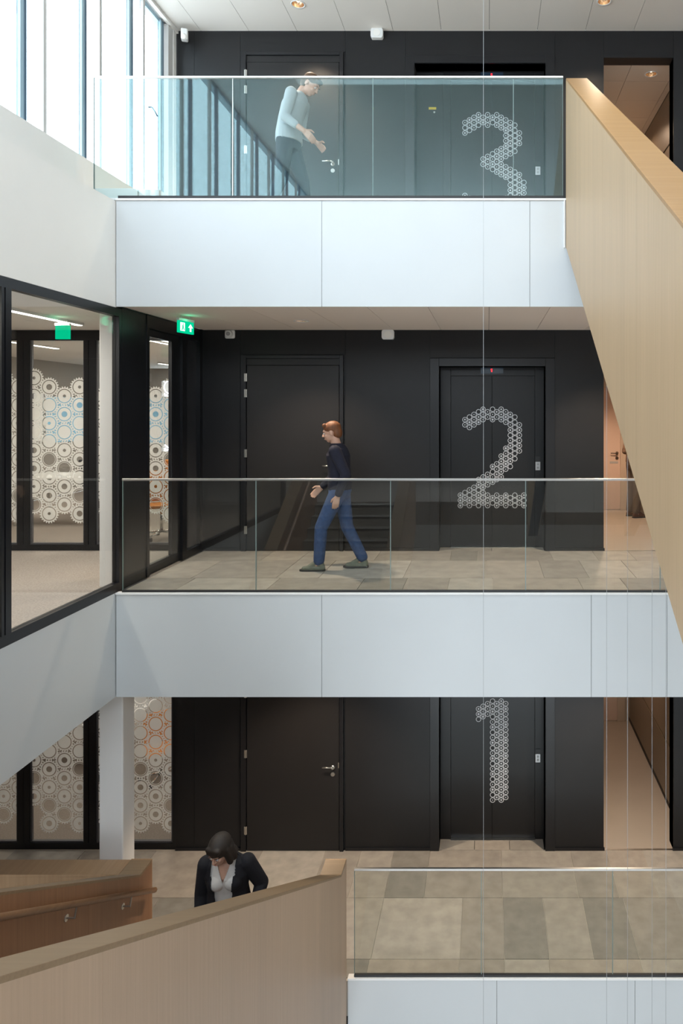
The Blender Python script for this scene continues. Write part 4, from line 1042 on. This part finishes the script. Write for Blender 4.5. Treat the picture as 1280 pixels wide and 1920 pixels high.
def greyshirt():
    p = empty('person', (X(545,7.75), 7.75, F3), 'person in light grey shirt walking right with head bent on level three', 'person', rz=math.pi/2-.15)
    hips = (V((.085,.03,.86)), V((-.085,.03,.86))); kn = (V((.09,-.10,.47)), V((-.09,.06,.46))); an = (V((.09,-.14,.088)), V((-.09,.24,.092)))
    shL, shR = V((.17,-.08,1.33)), V((-.17,-.08,1.33)); eL, eR = V((.215,-.02,1.06)), V((-.215,-.03,1.06)); wL, wR = V((.20,-.22,.92)), V((-.20,-.24,.90))
    c = V((0,-.23,1.475)); rot = rotm('X', math.radians(40))
    b = MB()
    b.loft([(0,.02,.82,.14,.10),(0,.02,.93,.15,.11),(0,0,1.10,.13,.095),(0,-.05,1.27,.155,.11),(0,-.08,1.36,.12,.08),(0,-.09,1.39,.06,.055)])
    b.cap((0,-.09,1.35), (0,-.15,1.44), .056, .050)
    legs(b, hips, kn, an, .080, .052, .038)
    for a_ in an: b.cap(a_, a_+V((0,-.12,-.055)), .036, .028, 10)
    for s_, e, w in ((shL,eL,wL),(shR,eR,wR)): b.cap(s_, e, .048, .038); b.cap(e, w, .038, .026)
    hand(b, wL, (0,-.7,-.7), (-.9,0,-.3), (0,-.5,.8), .45); hand(b, wR, (0,-.7,-.7), (.9,0,-.3), (0,-.5,.8), .45)
    P = head(b, c, rot); bake(b, 'body', M['skin'], p, .006, 3); face_parts(p, P, rot)
    t = MB(); legs(t, hips, kn, (an[0]+V((0,0,.03)),an[1]+V((0,0,.03))), .096, .070, .060); t.loft([(0,.02,.78,.12,.10),(0,.02,.86,.170,.125),(0,.02,.95,.162,.12)])
    bake(t, 'trousers', M['darktrouser'], p, .011, 4)
    j = MB(); j.loft([(0,.02,.86,.182,.14),(0,.02,.96,.178,.135),(0,0,1.12,.165,.125),(0,-.05,1.27,.188,.132),(0,-.08,1.35,.158,.10),(0,-.09,1.40,.072,.068)])
    for s_, e, w in ((shL,eL,wL),(shR,eR,wR)): j.cap(s_, e, .066, .054); j.cap(e, w+(e-w)*.45, .054, .044)
    bake(j, 'shirt', M['greyshirt'], p, .010, 4)
    h = MB()
    def Q(x,y,z): return c+rot @ V((x,y,z))
    h.ball(Q(0,.022,.045), (.083,.100,.082), 20, 12, rot); h.ball(Q(0,.06,-.01), (.070,.062,.075), 16, 10, rot); h.cap(Q(-.04,-.05,.088), Q(.045,-.05,.09), .024, .024)
    bake(h, 'hair', M['brownhair'], p, .007, 3)
    for a_ in an: shoe(p, a_, (0,-1,0), M['dark'], M['rubber'])
M['greyshirt'] = mat('light_grey_cotton', (.40,.44,.46), .8); M['darktrouser'] = mat('dark_trousers', (.03,.035,.045), .85); M['brownhair'] = mat('brown_hair', (.10,.055,.03), .6)
greyshirt()

def corridor_person():
    p = empty('person', (2.46, 11.9, F2), 'person in grey-brown trousers and patterned top standing in the level two corridor', 'person', rz=1.9)
    hips = (V((.085,.0,.88)), V((-.085,.0,.88))); kn = (V((.10,-.01,.47)), V((-.10,.0,.47))); an = (V((.11,.02,.088)), V((-.11,.03,.088)))
    shL, shR = V((.17,0,1.36)), V((-.17,0,1.36)); eL, eR = V((.225,.05,1.09)), V((-.225,.05,1.09)); wL, wR = V((.17,-.16,1.02)), V((-.17,-.16,1.02))
    c = V((0,-.03,1.555)); rot = rotm('X', .15)
    b = MB()
    b.loft([(0,0,.84,.14,.10),(0,0,.95,.15,.11),(0,0,1.12,.13,.095),(0,0,1.30,.155,.11),(0,0,1.39,.12,.08),(0,0,1.42,.06,.055)])
    b.cap((0,0,1.38), (0,-.01,1.48), .056, .050)
    legs(b, hips, kn, an, .080, .052, .038)
    for a_ in an: b.cap(a_, a_+V((0,-.12,-.055)), .036, .028, 10)
    for s_, e, w in ((shL,eL,wL),(shR,eR,wR)): b.cap(s_, e, .048, .038); b.cap(e, w, .038, .026)
    hand(b, wL, (-.5,-.8,0), (-.8,.2,0), (0,0,1), .3); hand(b, wR, (.5,-.8,0), (.8,.2,0), (0,0,1), .3)
    P = head(b, c, rot); bake(b, 'body', M['skin'], p, .007, 3); face_parts(p, P, rot)
    t = MB(); legs(t, hips, kn, (an[0]+V((0,0,.03)),an[1]+V((0,0,.03))), .098, .074, .066); t.loft([(0,0,.80,.12,.10),(0,0,.88,.172,.128),(0,0,.98,.162,.12)])
    bake(t, 'trousers', M['taupetrouser'], p, .011, 4)
    j = MB(); j.loft([(0,0,.92,.180,.135),(0,0,1.15,.165,.122),(0,0,1.30,.188,.132),(0,0,1.38,.155,.10),(0,0,1.43,.072,.068)])
    for s_, e, w in ((shL,eL,wL),(shR,eR,wR)): j.cap(s_, e, .066, .054); j.cap(e, w+(e-w)*.15, .054, .044)
    bake(j, 'top', M['browntop'], p, .010, 4)
    h = MB()
    def Q(x,y,z): return c+rot @ V((x,y,z))
    h.ball(Q(0,.022,.045), (.083,.100,.082), 20, 12, rot); h.ball(Q(0,.06,-.01), (.070,.062,.075), 16, 10, rot)
    bake(h, 'hair', M['darkhair'], p, .007, 3)
    for a_ in an: shoe(p, a_, (0,-1,0), M['brownshoe'], M['rubber'])
M['taupetrouser'] = mat('taupe_trousers', (.10,.08,.065), .85); M['browntop'] = mat('brown_knit', (.13,.08,.055), .9, noise=.4, nscale=25); M['brownshoe'] = mat('brown_leather', (.09,.04,.025), .4)
corridor_person()
